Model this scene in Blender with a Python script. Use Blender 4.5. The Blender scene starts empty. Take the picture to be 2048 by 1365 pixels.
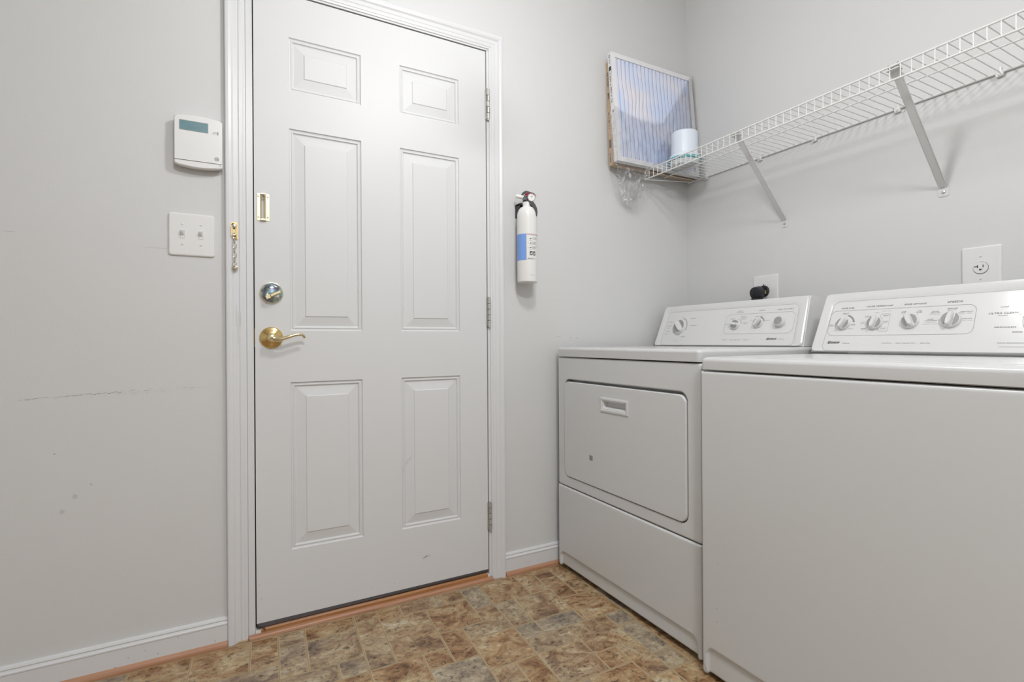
import bpy, bmesh, math, random
from mathutils import Vector, Matrix, noise
random.seed(7)
PI = math.pi
scene = bpy.context.scene
COL = scene.collection

# ------------------------------------------------------------------ camera
cam_d = bpy.data.cameras.new('camera')
cam = bpy.data.objects.new('camera', cam_d)
COL.objects.link(cam)
scene.camera = cam
cam_d.sensor_width = 36.0
cam_d.lens = 36.0 * 1023.56 / 2048
cam_d.clip_start = 0.02
YAW, PITCH, ROLL = 0.49052, 0.00040, -0.00640
cy, sy, cp, sp = math.cos(YAW), math.sin(YAW), math.cos(PITCH), math.sin(PITCH)
fw = Vector((sy*cp, cy*cp, sp)); rt = Vector((cy, -sy, 0)); up = rt.cross(fw)
cr, sr = math.cos(ROLL), math.sin(ROLL)
r2 = cr*rt + sr*up; u2 = -sr*rt + cr*up
m = Matrix((r2, u2, -fw)).transposed().to_4x4()
m.translation = Vector((-0.0458, -1.8180, 0.9339))
cam.matrix_world = m

# ------------------------------------------------------------------ exposure and light
vs = scene.view_settings
vs.view_transform = 'Standard'; vs.look = 'None'; vs.gamma = 1.0
vs.use_curve_mapping = False
vs.exposure = 0.06
world = bpy.data.worlds.new('world'); scene.world = world
world.use_nodes = True
world.node_tree.nodes['Background'].inputs[0].default_value = (0.75, 0.8, 0.9, 1)
world.node_tree.nodes['Background'].inputs[1].default_value = 0.15
CEIL = 2.743
PEND = (0.58, -0.95, 2.12); PEND_R = 0.085; PEND_W = 24.0          # glowing glass globe hanging out of frame
FILL = (0.22, -2.55, CEIL-0.10); FILL_R = 0.20; FILL_W = 41.0       # added fill light, unseen at the ceiling behind the camera
ld = bpy.data.lights.new('fill_light', 'AREA'); ld.shape = 'DISK'; ld.size = 2*FILL_R
ld.energy = FILL_W; ld.color = (0.975, 0.985, 1.0)
lo = bpy.data.objects.new('fill_light', ld); COL.objects.link(lo); lo.location = FILL

# ------------------------------------------------------------------ materials
def mat(name, col, rough=0.5, metal=0.0, var=0.0, vscale=8.0, bump=0.0, bscale=60.0, coat=0.0, spec=0.5):
    m = bpy.data.materials.new(name); m.use_nodes = True
    nt = m.node_tree; b = nt.nodes['Principled BSDF']
    b.inputs['Base Color'].default_value = (*col, 1)
    b.inputs['Roughness'].default_value = rough
    b.inputs['Metallic'].default_value = metal
    b.inputs['Coat Weight'].default_value = coat
    b.inputs['Coat Roughness'].default_value = 0.08
    b.inputs['Specular IOR Level'].default_value = spec
    tc = nt.nodes.new('ShaderNodeTexCoord')
    nz = nt.nodes.new('ShaderNodeTexNoise'); nz.inputs['Scale'].default_value = vscale
    nz.inputs['Detail'].default_value = 4
    nt.links.new(tc.outputs['Object'], nz.inputs['Vector'])
    mx = nt.nodes.new('ShaderNodeMix'); mx.data_type = 'RGBA'
    mx.inputs['A'].default_value = (*[c*(1-var) for c in col], 1)
    mx.inputs['B'].default_value = (*[min(1, c*(1+var)) for c in col], 1)
    nt.links.new(nz.outputs['Fac'], mx.inputs['Factor'])
    nt.links.new(mx.outputs['Result'], b.inputs['Base Color'])
    if bump:
        n2 = nt.nodes.new('ShaderNodeTexNoise'); n2.inputs['Scale'].default_value = bscale
        n2.inputs['Detail'].default_value = 3
        nt.links.new(tc.outputs['Object'], n2.inputs['Vector'])
        bp = nt.nodes.new('ShaderNodeBump'); bp.inputs['Strength'].default_value = bump
        bp.inputs['Distance'].default_value = 0.002
        nt.links.new(n2.outputs['Fac'], bp.inputs['Height'])
        nt.links.new(bp.outputs['Normal'], b.inputs['Normal'])
    return m

WALL = mat('painted_wall', (0.645, 0.646, 0.642), 0.5, var=0.015, vscale=3, bump=0.08, bscale=220)
SCUFF = mat('scuff_grey', (0.30, 0.295, 0.28), 0.7, var=0.1)
SCUFFL = mat('scuff_faint', (0.55, 0.545, 0.53), 0.6, var=0.03)
TRIM = mat('trim_paint', (0.695, 0.70, 0.71), 0.32, var=0.01, vscale=12)
TRIMD = mat('bare_chipped_edge', (0.62, 0.50, 0.36), 0.7, var=0.2, vscale=60)
DOORP = mat('door_paint', (0.685, 0.690, 0.695), 0.45, var=0.01, vscale=5, spec=0.35)
CEILM = mat('ceiling_paint', (0.8, 0.8, 0.79), 0.8, var=0.01)
ENAMEL = mat('white_enamel', (0.61, 0.613, 0.61), 0.18, var=0.005, bump=0.02, bscale=300)
ENAMELF = mat('white_enamel_front', (0.645, 0.652, 0.652), 0.28, var=0.005)
PLAST = mat('white_plastic', (0.76, 0.76, 0.75), 0.3, var=0.005)
PANEL = mat('console_plastic', (0.69, 0.69, 0.68), 0.16, var=0.005)
GREYINK = mat('grey_ink', (0.11, 0.11, 0.11), 0.5)
LIGHTINK = mat('light_grey_ink', (0.33, 0.33, 0.32), 0.5)
DARKINK = mat('dark_ink', (0.045, 0.045, 0.05), 0.45)
KNOBG = mat('knob_grey', (0.30, 0.30, 0.29), 0.35, var=0.03)
BLACK = mat('black_plastic', (0.012, 0.013, 0.018), 0.45, var=0.1)
RUBBER = mat('black_rubber', (0.03, 0.03, 0.035), 0.5, var=0.2, vscale=30)
SWEEPM = mat('door_sweep', (0.065, 0.055, 0.055), 0.4, var=0.2, vscale=30)
DARK = mat('dark_gap', (0.02, 0.02, 0.02), 0.9)
BRASS = mat('polished_brass', (0.72, 0.52, 0.22), 0.2, metal=1.0, var=0.08, vscale=60)
BRASSL = mat('pale_brass', (0.80, 0.70, 0.45), 0.22, metal=1.0, var=0.15, vscale=40)
NICKEL = mat('satin_nickel', (0.55, 0.54, 0.52), 0.35, metal=0.7, var=0.08, vscale=40)
STEEL = mat('chain_steel', (0.62, 0.58, 0.48), 0.25, metal=1.0, var=0.15, vscale=60)
PAINTW = mat('coated_wire', (0.74, 0.74, 0.73), 0.35, var=0.02)
BRKT = mat('bracket_metal', (0.66, 0.66, 0.65), 0.35, var=0.02)
CARDB = mat('cardboard', (0.50, 0.37, 0.26), 0.8, var=0.15, vscale=30)
FRAMEW = mat('filter_frame_white', (0.76, 0.76, 0.77), 0.5, var=0.02, vscale=20)
RED = mat('red_plastic', (0.55, 0.015, 0.04), 0.35)
REDINK = mat('red_ink', (0.42, 0.12, 0.12), 0.5)
BLUEL = mat('blue_label', (0.20, 0.36, 0.78), 0.4, var=0.05, vscale=60)
EXTW = mat('extinguisher_white', (0.78, 0.775, 0.76), 0.22, var=0.005)
LCD = mat('lcd_screen', (0.13, 0.25, 0.28), 0.25, var=0.1, vscale=50)
LCDINK = mat('lcd_segments', (0.10, 0.20, 0.22), 0.3)
TUBW = mat('tub_lid_plastic', (0.72, 0.78, 0.86), 0.35, var=0.01)
TEAL = mat('teal_plastic', (0.05, 0.38, 0.42), 0.25, var=0.1)
TUBG = mat('tub_body_plastic', (0.62, 0.64, 0.67), 0.3, var=0.06, vscale=30)
COPPER = mat('brass_prong', (0.75, 0.55, 0.28), 0.3, metal=0.8)

def wood(name, c1, c2):
    m = mat(name, c1, 0.42)
    nt = m.node_tree; b = nt.nodes['Principled BSDF']
    tc = nt.nodes.new('ShaderNodeTexCoord'); mp = nt.nodes.new('ShaderNodeMapping')
    mp.inputs['Scale'].default_value = (2.0, 60, 90)
    n = nt.nodes.new('ShaderNodeTexNoise'); n.inputs['Scale'].default_value = 2.5; n.inputs['Detail'].default_value = 8
    nt.links.new(tc.outputs['Object'], mp.inputs['Vector']); nt.links.new(mp.outputs['Vector'], n.inputs['Vector'])
    cr_ = nt.nodes.new('ShaderNodeValToRGB'); cr_.color_ramp.elements[0].color = (*c2, 1); cr_.color_ramp.elements[1].color = (*c1, 1)
    cr_.color_ramp.elements[0].position = 0.3; cr_.color_ramp.elements[1].position = 0.7
    nt.links.new(n.outputs['Fac'], cr_.inputs['Fac']); nt.links.new(cr_.outputs['Color'], b.inputs['Base Color'])
    return m
OAK = wood('stained_oak', (0.46, 0.215, 0.075), (0.32, 0.13, 0.04))
SALMON = wood('salmon_wood_strip', (0.50, 0.275, 0.165), (0.39, 0.19, 0.105))

# iridescent tarnished deadbolt
def irid():
    m = mat('tarnished_chrome', (0.5, 0.5, 0.5), 0.12, metal=1.0)
    nt = m.node_tree; b = nt.nodes['Principled BSDF']
    tc = nt.nodes.new('ShaderNodeTexCoord'); n = nt.nodes.new('ShaderNodeTexNoise')
    n.inputs['Scale'].default_value = 45; n.inputs['Detail'].default_value = 1
    cr_ = nt.nodes.new('ShaderNodeValToRGB'); e = cr_.color_ramp.elements
    e[0].position = 0.3; e[0].color = (0.55, 0.62, 0.60, 1); e[1].position = 0.72; e[1].color = (0.62, 0.60, 0.5, 1)
    for p, c in ((0.42, (0.20, 0.38, 0.42)), (0.5, (0.33, 0.20, 0.36)), (0.58, (0.2, 0.36, 0.30))):
        x = e.new(p); x.color = (*c, 1)
    nt.links.new(tc.outputs['Object'], n.inputs['Vector']); nt.links.new(n.outputs['Fac'], cr_.inputs['Fac'])
    nt.links.new(cr_.outputs['Color'], b.inputs['Base Color'])
    return m
IRID = irid()

# transparent crinkled film
def film():
    m = bpy.data.materials.new('clear_film'); m.use_nodes = True
    nt = m.node_tree; nt.nodes.clear()
    o = nt.nodes.new('ShaderNodeOutputMaterial'); mx = nt.nodes.new('ShaderNodeMixShader')
    t = nt.nodes.new('ShaderNodeBsdfTransparent'); t.inputs[0].default_value = (0.97, 0.97, 0.975, 1)
    g = nt.nodes.new('ShaderNodeBsdfGlossy'); g.inputs['Roughness'].default_value = 0.12
    g.inputs['Color'].default_value = (0.95, 0.95, 0.95, 1)
    lw = nt.nodes.new('ShaderNodeLayerWeight'); lw.inputs['Blend'].default_value = 0.22
    mr = nt.nodes.new('ShaderNodeMapRange'); mr.inputs['To Min'].default_value = 0.10; mr.inputs['To Max'].default_value = 0.8
    tc = nt.nodes.new('ShaderNodeTexCoord'); n = nt.nodes.new('ShaderNodeTexNoise')
    n.inputs['Scale'].default_value = 55; n.inputs['Detail'].default_value = 5
    bp = nt.nodes.new('ShaderNodeBump'); bp.inputs['Strength'].default_value = 0.7; bp.inputs['Distance'].default_value = 0.01
    nt.links.new(tc.outputs['Object'], n.inputs['Vector']); nt.links.new(n.outputs['Fac'], bp.inputs['Height'])
    nt.links.new(bp.outputs['Normal'], g.inputs['Normal']); nt.links.new(bp.outputs['Normal'], lw.inputs['Normal'])
    nt.links.new(lw.outputs['Fresnel'], mr.inputs['Value']); nt.links.new(mr.outputs['Result'], mx.inputs[0])
    nt.links.new(t.outputs[0], mx.inputs[1]); nt.links.new(g.outputs[0], mx.inputs[2]); nt.links.new(mx.outputs[0], o.inputs[0])
    return m
FILM = film()

def media():
    m = mat('pleated_filter_media', (0.62, 0.66, 0.78), 0.8)
    nt = m.node_tree; b = nt.nodes['Principled BSDF']
    tc = nt.nodes.new('ShaderNodeTexCoord'); n = nt.nodes.new('ShaderNodeTexNoise')
    n.inputs['Scale'].default_value = 7; n.inputs['Detail'].default_value = 5
    cr_ = nt.nodes.new('ShaderNodeValToRGB'); e = cr_.color_ramp.elements
    e[0].position = 0.35; e[0].color = (0.72, 0.71, 0.77, 1); e[1].position = 0.62; e[1].color = (0.58, 0.66, 0.84, 1)
    nt.links.new(tc.outputs['Object'], n.inputs['Vector']); nt.links.new(n.outputs['Fac'], cr_.inputs['Fac'])
    nt.links.new(cr_.outputs['Color'], b.inputs['Base Color'])
    return m
MEDIA = media()

def vinyl():
    m = bpy.data.materials.new('vinyl_stone_tile'); m.use_nodes = True
    nt = m.node_tree; b = nt.nodes['Principled BSDF']; L = nt.links
    tc = nt.nodes.new('ShaderNodeTexCoord')
    at = nt.nodes.new('ShaderNodeAttribute'); at.attribute_name = 'tile_shift'
    add = nt.nodes.new('ShaderNodeVectorMath'); add.operation = 'ADD'
    L.new(tc.outputs['Object'], add.inputs[0]); L.new(at.outputs['Vector'], add.inputs[1])
    mp = nt.nodes.new('ShaderNodeMapping'); mp.inputs['Rotation'].default_value = (0, 0, 0.6); mp.inputs['Scale'].default_value = (1, 1.25, 1)
    L.new(add.outputs[0], mp.inputs['Vector'])
    def nz(scale, det, dist=0.0, rough=0.6):
        n = nt.nodes.new('ShaderNodeTexNoise'); n.inputs['Scale'].default_value = scale
        n.inputs['Detail'].default_value = det; n.inputs['Distortion'].default_value = dist; n.inputs['Roughness'].default_value = rough
        L.new(mp.outputs['Vector'], n.inputs['Vector']); return n
    def ramp(pts):
        r = nt.nodes.new('ShaderNodeValToRGB'); e = r.color_ramp.elements
        e[0].position, e[0].color = pts[0][0], (*pts[0][1], 1); e[1].position, e[1].color = pts[-1][0], (*pts[-1][1], 1)
        for p, c in pts[1:-1]:
            x = e.new(p); x.color = (*c, 1)
        return r
    n1 = nz(11, 9, 0.7, 0.68)
    ra = ramp([(0.32, (0.12, 0.06, 0.03)), (0.42, (0.28, 0.15, 0.068)), (0.50, (0.40, 0.255, 0.13)), (0.60, (0.50, 0.38, 0.22)), (0.70, (0.66, 0.58, 0.42))])
    rb = ramp([(0.32, (0.13, 0.105, 0.085)), (0.42, (0.25, 0.205, 0.155)), (0.50, (0.36, 0.29, 0.20)), (0.60, (0.47, 0.40, 0.28)), (0.70, (0.60, 0.57, 0.49))])
    L.new(n1.outputs['Fac'], ra.inputs[0]); L.new(n1.outputs['Fac'], rb.inputs[0])
    n2 = nz(5, 4, 0.3)
    sep = nt.nodes.new('ShaderNodeSeparateColor'); L.new(at.outputs['Color'], sep.inputs[0])
    fr = nt.nodes.new('ShaderNodeMath'); fr.operation = 'FRACT'; L.new(sep.outputs[2], fr.inputs[0])
    s = nt.nodes.new('ShaderNodeMath'); s.operation = 'ADD'
    L.new(n2.outputs['Fac'], s.inputs[0]); L.new(fr.outputs[0], s.inputs[1])
    mr = nt.nodes.new('ShaderNodeMapRange'); mr.inputs['From Min'].default_value = 0.85; mr.inputs['From Max'].default_value = 1.4
    L.new(s.outputs[0], mr.inputs['Value'])
    mx = nt.nodes.new('ShaderNodeMix'); mx.data_type = 'RGBA'
    L.new(mr.outputs['Result'], mx.inputs['Factor']); L.new(ra.outputs[0], mx.inputs['A']); L.new(rb.outputs[0], mx.inputs['B'])
    n3 = nz(60, 6, 0.6, 0.7)
    r3 = ramp([(0.36, (0.30, 0.28, 0.28)), (0.45, (0.85, 0.85, 0.85)), (0.60, (1.0, 1.0, 1.0)), (0.70, (1.5, 1.45, 1.35))])
    L.new(n3.outputs['Fac'], r3.inputs[0])
    mu = nt.nodes.new('ShaderNodeMix'); mu.data_type = 'RGBA'; mu.blend_type = 'MULTIPLY'; mu.inputs['Factor'].default_value = 1.0
    L.new(mx.outputs['Result'], mu.inputs['A']); L.new(r3.outputs[0], mu.inputs['B'])
    L.new(mu.outputs['Result'], b.inputs['Base Color'])
    b.inputs['Roughness'].default_value = 0.42
    bp = nt.nodes.new('ShaderNodeBump'); bp.inputs['Strength'].default_value = 0.15; bp.inputs['Distance'].default_value = 0.002
    L.new(n1.outputs['Fac'], bp.inputs['Height']); L.new(bp.outputs['Normal'], b.inputs['Normal'])
    return m
VINYL = vinyl()
GROUT = mat('grout_line', (0.37, 0.27, 0.15), 0.55, var=0.25, vscale=12)
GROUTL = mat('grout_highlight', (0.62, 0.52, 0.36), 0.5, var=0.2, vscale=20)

# ------------------------------------------------------------------ frames: (u, v, d) to world
def FB(u, v, d): return Vector((u, -d, v))                     # back wall, d towards the room
XR = 1.9065
def FRX(X):
    return lambda u, v, d: Vector((X - d, -u, v))              # faces -x; u = -y
FR = FRX(XR)
def FU(u, v, d): return Vector((u, v, d))

# ------------------------------------------------------------------ mesh builder
_font = {}
class MB:
    def __init__(s): s.v = []; s.f = []; s.m = []; s.mats = []
    def mi(s, mt):
        if mt not in s.mats: s.mats.append(mt)
        return s.mats.index(mt)
    def add(s, vs, fs, mt):
        o = len(s.v); k = s.mi(mt); s.v.extend([tuple(x) for x in vs])
        for f in fs: s.f.append(tuple(i+o for i in f)); s.m.append(k)
    def box(s, F, u0, u1, v0, v1, d0, d1, mt, b=0.0, seg=2):
        bm = bmesh.new(); bmesh.ops.create_cube(bm, size=1)
        for x in bm.verts:
            x.co = Vector(((x.co.x+.5)*(u1-u0)+u0, (x.co.y+.5)*(v1-v0)+v0, (x.co.z+.5)*(d1-d0)+d0))
        if b: bmesh.ops.bevel(bm, geom=bm.edges[:], offset=b, segments=seg, profile=0.5, affect='EDGES')
        bm.verts.index_update()
        s.add([F(*x.co) for x in bm.verts], [[q.index for q in f.verts] for f in bm.faces], mt); bm.free()
    def loft(s, F, levels, mt, cap0=True, cap1=True, n=5):
        """levels: (u0,u1,v0,v1,r,d) rounded rectangles joined one to the next"""
        vs = []; fs = []
        for (u0, u1, v0, v1, r, d) in levels:
            r = max(1e-5, min(r, abs(u1-u0)/2-1e-6, abs(v1-v0)/2-1e-6))
            for (cx, cz, a0) in ((u1-r, v1-r, 0), (u0+r, v1-r, 90), (u0+r, v0+r, 180), (u1-r, v0+r, 270)):
                for k in range(n+1):
                    a = math.radians(a0+90*k/n); vs.append(F(cx+r*math.cos(a), cz+r*math.sin(a), d))
        N = 4*(n+1)
        for i in range(len(levels)-1):
            for k in range(N):
                k2 = (k+1) % N; fs.append((i*N+k, i*N+k2, (i+1)*N+k2, (i+1)*N+k))
        if cap0: fs.append(tuple(range(N-1, -1, -1)))
        if cap1: fs.append(tuple(range((len(levels)-1)*N, len(levels)*N)))
        s.add(vs, fs, mt)
    def slab(s, F, u0, u1, v0, v1, r, d0, d1, b, mt, seg=4):
        L = [(u0, u1, v0, v1, r, d0)]
        for k in range(seg+1):
            a = k/seg*PI/2; i = b*(1-math.cos(a)); L.append((u0+i, u1-i, v0+i, v1-i, max(r-i, .0005), d1-b+b*math.sin(a)))
        s.loft(F, L, mt)
    def tube(s, pts, r, mt, n=8, closed=False, caps=True):
        pts = [Vector(p) for p in pts]; N = len(pts)
        rs = r if isinstance(r, (list, tuple)) else [r]*N
        vs = []; fs = []; prev = None
        for i, p in enumerate(pts):
            if closed: t = pts[(i+1) % N]-pts[i-1]
            else: t = pts[min(i+1, N-1)]-pts[max(i-1, 0)]
            t.normalize()
            if prev is None:
                a = Vector((0, 0, 1)) if abs(t.z) < .9 else Vector((1, 0, 0)); x = t.cross(a).normalized()
            else: x = (prev - t*prev.dot(t)).normalized()
            prev = x; y = t.cross(x)
            for k in range(n):
                a = 2*PI*k/n; vs.append(p+(x*math.cos(a)+y*math.sin(a))*rs[i])
        for i in range(N if closed else N-1):
            j = (i+1) % N
            for k in range(n): fs.append((i*n+k, i*n+(k+1) % n, j*n+(k+1) % n, j*n+k))
        if caps and not closed: fs.append(tuple(range(n))); fs.append(tuple(range((N-1)*n, N*n)))
        s.add(vs, fs, mt)
    def lathe(s, o, ax, prof, mt, n=32, cap=True):
        """prof: (radius, distance along axis)"""
        o = Vector(o); ax = Vector(ax).normalized()
        x = ax.orthogonal().normalized(); y = ax.cross(x); vs = []; fs = []
        for (r, h) in prof:
            for k in range(n):
                a = 2*PI*k/n; vs.append(o+ax*h+(x*math.cos(a)+y*math.sin(a))*max(r, 1e-5))
        for i in range(len(prof)-1):
            for k in range(n): fs.append((i*n+k, i*n+(k+1) % n, (i+1)*n+(k+1) % n, (i+1)*n+k))
        if cap: fs.append(tuple(range(n))); fs.append(tuple(range((len(prof)-1)*n, len(prof)*n)))
        s.add(vs, fs, mt)
    def prism(s, a, b, mt):
        """a, b: two point loops of equal length"""
        n = len(a); fs = [(i, (i+1) % n, n+(i+1) % n, n+i) for i in range(n)]
        fs.append(tuple(range(n))); fs.append(tuple(range(n, 2*n))); s.add(list(a)+list(b), fs, mt)
    def poly(s, F, pts, d0, d1, mt):
        s.prism([F(u, v, d0) for u, v in pts], [F(u, v, d1) for u, v in pts], mt)
    def text(s, F, txt, u0, u1, v, h, d, mt, shear=0.0, rot=0, bold=0.0):
        """fit the string between u0 and u1, base line at v, capital height h; rot=90 reads downwards"""
        key = (txt, bold)
        if key not in _font:
            cu = bpy.data.curves.new('t', 'FONT'); cu.body = txt; cu.size = 1; cu.offset = bold; cu.resolution_u = 3
            ob = bpy.data.objects.new('t', cu); COL.objects.link(ob)
            dg = bpy.context.evaluated_depsgraph_get(); me = bpy.data.meshes.new_from_object(ob.evaluated_get(dg))
            vs = [x.co.copy() for x in me.vertices]; fs = [tuple(p.vertices) for p in me.polygons]
            bpy.data.objects.remove(ob); bpy.data.meshes.remove(me); bpy.data.curves.remove(cu)
            _font[key] = (vs, fs)
        vs, fs = _font[key]
        if not vs: return
        x0 = min(q.x for q in vs); x1 = max(q.x for q in vs); y0 = 0; y1 = 0.70
        out = []
        for q in vs:
            a = (q.x-x0)/(x1-x0); b = (q.y-y0)/(y1-y0)*h
            if rot == 90: out.append(F(v+b, u0+(u1-u0)*a, d))
            else: out.append(F(u0+(u1-u0)*a+shear*b, v+b, d))
        s.add(out, fs, mt)
    def line(s, F, pts, w, d, mt, closed=False):
        n = len(pts); vs = []; fs = []
        for i in range(n):
            a = pts[(i-1) % n] if (closed or i) else pts[i]; b = pts[(i+1) % n] if (closed or i < n-1) else pts[i]
            t = Vector((b[0]-a[0], b[1]-a[1])).normalized(); q = Vector((-t.y, t.x))*w/2
            vs.append(F(pts[i][0]+q.x, pts[i][1]+q.y, d)); vs.append(F(pts[i][0]-q.x, pts[i][1]-q.y, d))
        for i in range(n if closed else n-1):
            j = (i+1) % n; fs.append((2*i, 2*i+1, 2*j+1, 2*j))
        s.add(vs, fs, mt)
    def build(s, name, parent=None, smooth=True, ang=35, origin=None):
        me = bpy.data.meshes.new(name)
        o = Vector(origin) if origin else Vector((0, 0, 0))
        me.from_pydata([tuple(Vector(x)-o) for x in s.v], [], s.f); me.update()
        for mt in s.mats: me.materials.append(mt)
        me.polygons.foreach_set('material_index', s.m)
        bm = bmesh.new(); bm.from_mesh(me); bmesh.ops.recalc_face_normals(bm, faces=bm.faces[:]); bm.to_mesh(me); bm.free()
        if smooth:
            me.polygons.foreach_set('use_smooth', [True]*len(me.polygons)); me.set_sharp_from_angle(angle=math.radians(ang))
        ob = bpy.data.objects.new(name, me); COL.objects.link(ob)
        if smooth:
            wn = ob.modifiers.new('weighted_normals', 'WEIGHTED_NORMAL'); wn.keep_sharp = True; wn.weight = 100
        if parent:
            wl = Vector((0, 0, 0)); q = parent
            while q: wl += q.location; q = q.parent
            ob.parent = parent; ob.location = o - wl
        else: ob.location = o
        return ob
def tag(o, label=None, cat=None, group=None, kind=None):
    if label: o['label'] = label
    if cat: o['category'] = cat
    if group: o['group'] = group
    if kind: o['kind'] = kind
    return o
def thing(name, loc, label, cat, group=None):
    o = bpy.data.objects.new(name, None); COL.objects.link(o); o.location = loc; o.empty_display_size = 0.05
    return tag(o, label, cat, group)
def rr(u0, u1, v0, v1, r, n=6):
    out = []
    for (cx, cz, a0) in ((u1-r, v1-r, 0), (u0+r, v1-r, 90), (u0+r, v0+r, 180), (u1-r, v0+r, 270)):
        for k in range(n+1):
            a = math.radians(a0+90*k/n); out.append((cx+r*math.cos(a), cz+r*math.sin(a)))
    return out

# ------------------------------------------------------------------ key measures
DW = 0.8136; DB = 0.040; DT = 2.072
CL0, CR1, CT = -0.080, 0.8835, 2.139       # outer edges of the door casing
CW = 0.057
XL = -2.0; YF = -3.3
# ================================================================== SETTING
def struct(ob, label=None): tag(ob, label, kind='structure'); return ob
# walls
w = MB()
w.box(FB, XL-.1, -0.022, -.02, CEIL, -0.14, 0, WALL)
w.box(FB, DW+.022, XR+.1, -.02, CEIL, -0.14, 0, WALL)
w.box(FB, -0.022, DW+.022, DT+.018, CEIL, -0.14, 0, WALL)
def scratch(u0, v0, u1, v1, wd, n, mt, seed, gap=0.35):
    R = random.Random(seed)
    for i in range(n):
        if R.random() < gap: continue
        a, b = i/n, (i+R.uniform(.5, 1.1))/n; j = R.uniform(-1, 1)*wd*2.2; wl = wd*R.uniform(.3, 1.0)
        p = [(u0+(u1-u0)*t, v0+(v1-v0)*t+j+R.uniform(-.3, .3)*wd) for t in (a, (a*2+b)/3, (a+b*2)/3, b)]
        w.line(FB, p, wl, 0.0004, mt)
scratch(-.66, .784, -.49, .789, .0014, 14, SCUFF, 1, .45)
scratch(-.49, .789, -.32, .798, .0014, 22, SCUFF, 2, .2)
scratch(-.42, .791, -.124, .799, .0020, 44, SCUFFL, 3, .3)
scratch(-.32, .798, -.13, .801, .0010, 30, SCUFF, 5, .6)
for (u, v, a, b, mt) in ((-.447, .512, .006, .007, SCUFFL), (-.475, .474, .006, .006, SCUFFL), (-.412, .541, .0012, .003, SCUFF),
                         (-.49, .634, .003, .0012, SCUFF), (-.5776, 1.233, .012, .0012, SCUFFL), (-.25, 1.215, .05, .0008, SCUFFL),
                         (1.21, .948, .006, .003, SCUFFL), (1.15, .952, .012, .002, SCUFFL), (1.245, .945, .004, .004, SCUFFL)):
    w.poly(FB, [(u+a*math.cos(t*PI/6), v+b*math.sin(t*PI/6)) for t in range(12)], 0, .0003, mt)
struct(w.build('wall_back', smooth=False), 'light grey painted wall around the door with a dark scrape mark on its left')
w = MB(); w.box(FU, XR, XR+.1, YF-.1, 0.14, -.02, CEIL, WALL)
struct(w.build('wall_right', smooth=False), 'light grey painted wall behind the laundry machines')
w = MB(); w.box(FU, XL-.1, XL, YF-.1, 0.0, -.02, CEIL, WALL); struct(w.build('wall_left', smooth=False))
w = MB(); w.box(FU, XL, XR, YF-.1, YF, -.02, CEIL, WALL); struct(w.build('wall_front', smooth=False))
w = MB(); w.box(FU, XL-.1, XR+.1, YF-.1, .14, CEIL, CEIL+.08, CEILM); struct(w.build('ceiling', smooth=False))

# floor: sheet vinyl printed with stone tiles
TILES = [(-3,0,2,2),(-1,0,1,2),(0,0,1,1),(0,1,1,2),(1,0,2,1),(1,1,2,2),(3,0,1,2),(3,2,1,2),(4,0,1,1),(5,0,2,1),(4,1,2,1),(4,2,2,2),
 (7,0,1,1),(6,1,2,2),(8,0,1,2),(8,2,1,1),(9,0,2,2),(11,0,1,2),(9,2,1,2),(10,2,2,2),(7,3,2,1),(6,3,1,2),(7,4,2,2),(5,4,1,1),
 (3,4,2,2),(2,3,1,1),(0,3,2,1),(5,5,2,2),(-2,2,2,1),(9,4,1,1),(10,4,2,1),(9,5,2,1),(12,0,1,1),(13,0,1,1),(12,1,1,2),(13,1,1,2),
 (12,3,2,2),(11,5,2,2),(13,5,1,1),(13,6,1,2),(11,7,1,1),(12,7,1,2),(9,6,2,2),(8,6,1,2),(7,6,1,1),(13,8,1,1),(13,9,2,2),(10,8,2,2),
 (14,5,1,2),(14,3,2,2),(14,7,2,2),(7,7,1,1),(5,7,2,1),(3,6,2,1),(3,7,2,2),(1,4,2,2),(-1,4,2,2),(-1,3,1,1),(-3,3,2,2),(-4,2,2,1),(-5,0,2,1)]
occ = {}; tiles = []
def put(c, r_, w_, h_):
    for i in range(w_):
        for j in range(h_):
            if (c+i, r_+j) in occ: return False
    for i in range(w_):
        for j in range(h_): occ[(c+i, r_+j)] = 1
    tiles.append((c, r_, w_, h_)); return True
for t in TILES: put(*t)
for r_ in range(-3, 42):
    for c in range(-16, 26):
        if (c, r_) in occ: continue
        opts = [(2, 2), (2, 2), (1, 2), (2, 1), (1, 1)]; random.shuffle(opts)
        for o in opts+[(1, 1)]:
            if put(c, r_, *o): break
fl = MB(); fl.box(FU, XL-.1, XR+.1, YF-.1, 0.14, -.05, 0.0, GROUT)
TU, TV = 0.0772, 0.0802
shift = []
def tp(c, r_, dx=0, dy=0):
    y = -0.0245 - r_*TV + dy; x = 0.0595 + c*TU + dx + 0.045*(y+.03)
    return Vector((x, y, 0))
GW = 0.0026; n0 = None
seed = random.Random(11)
base_faces = len(fl.f)
TL = []
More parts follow.
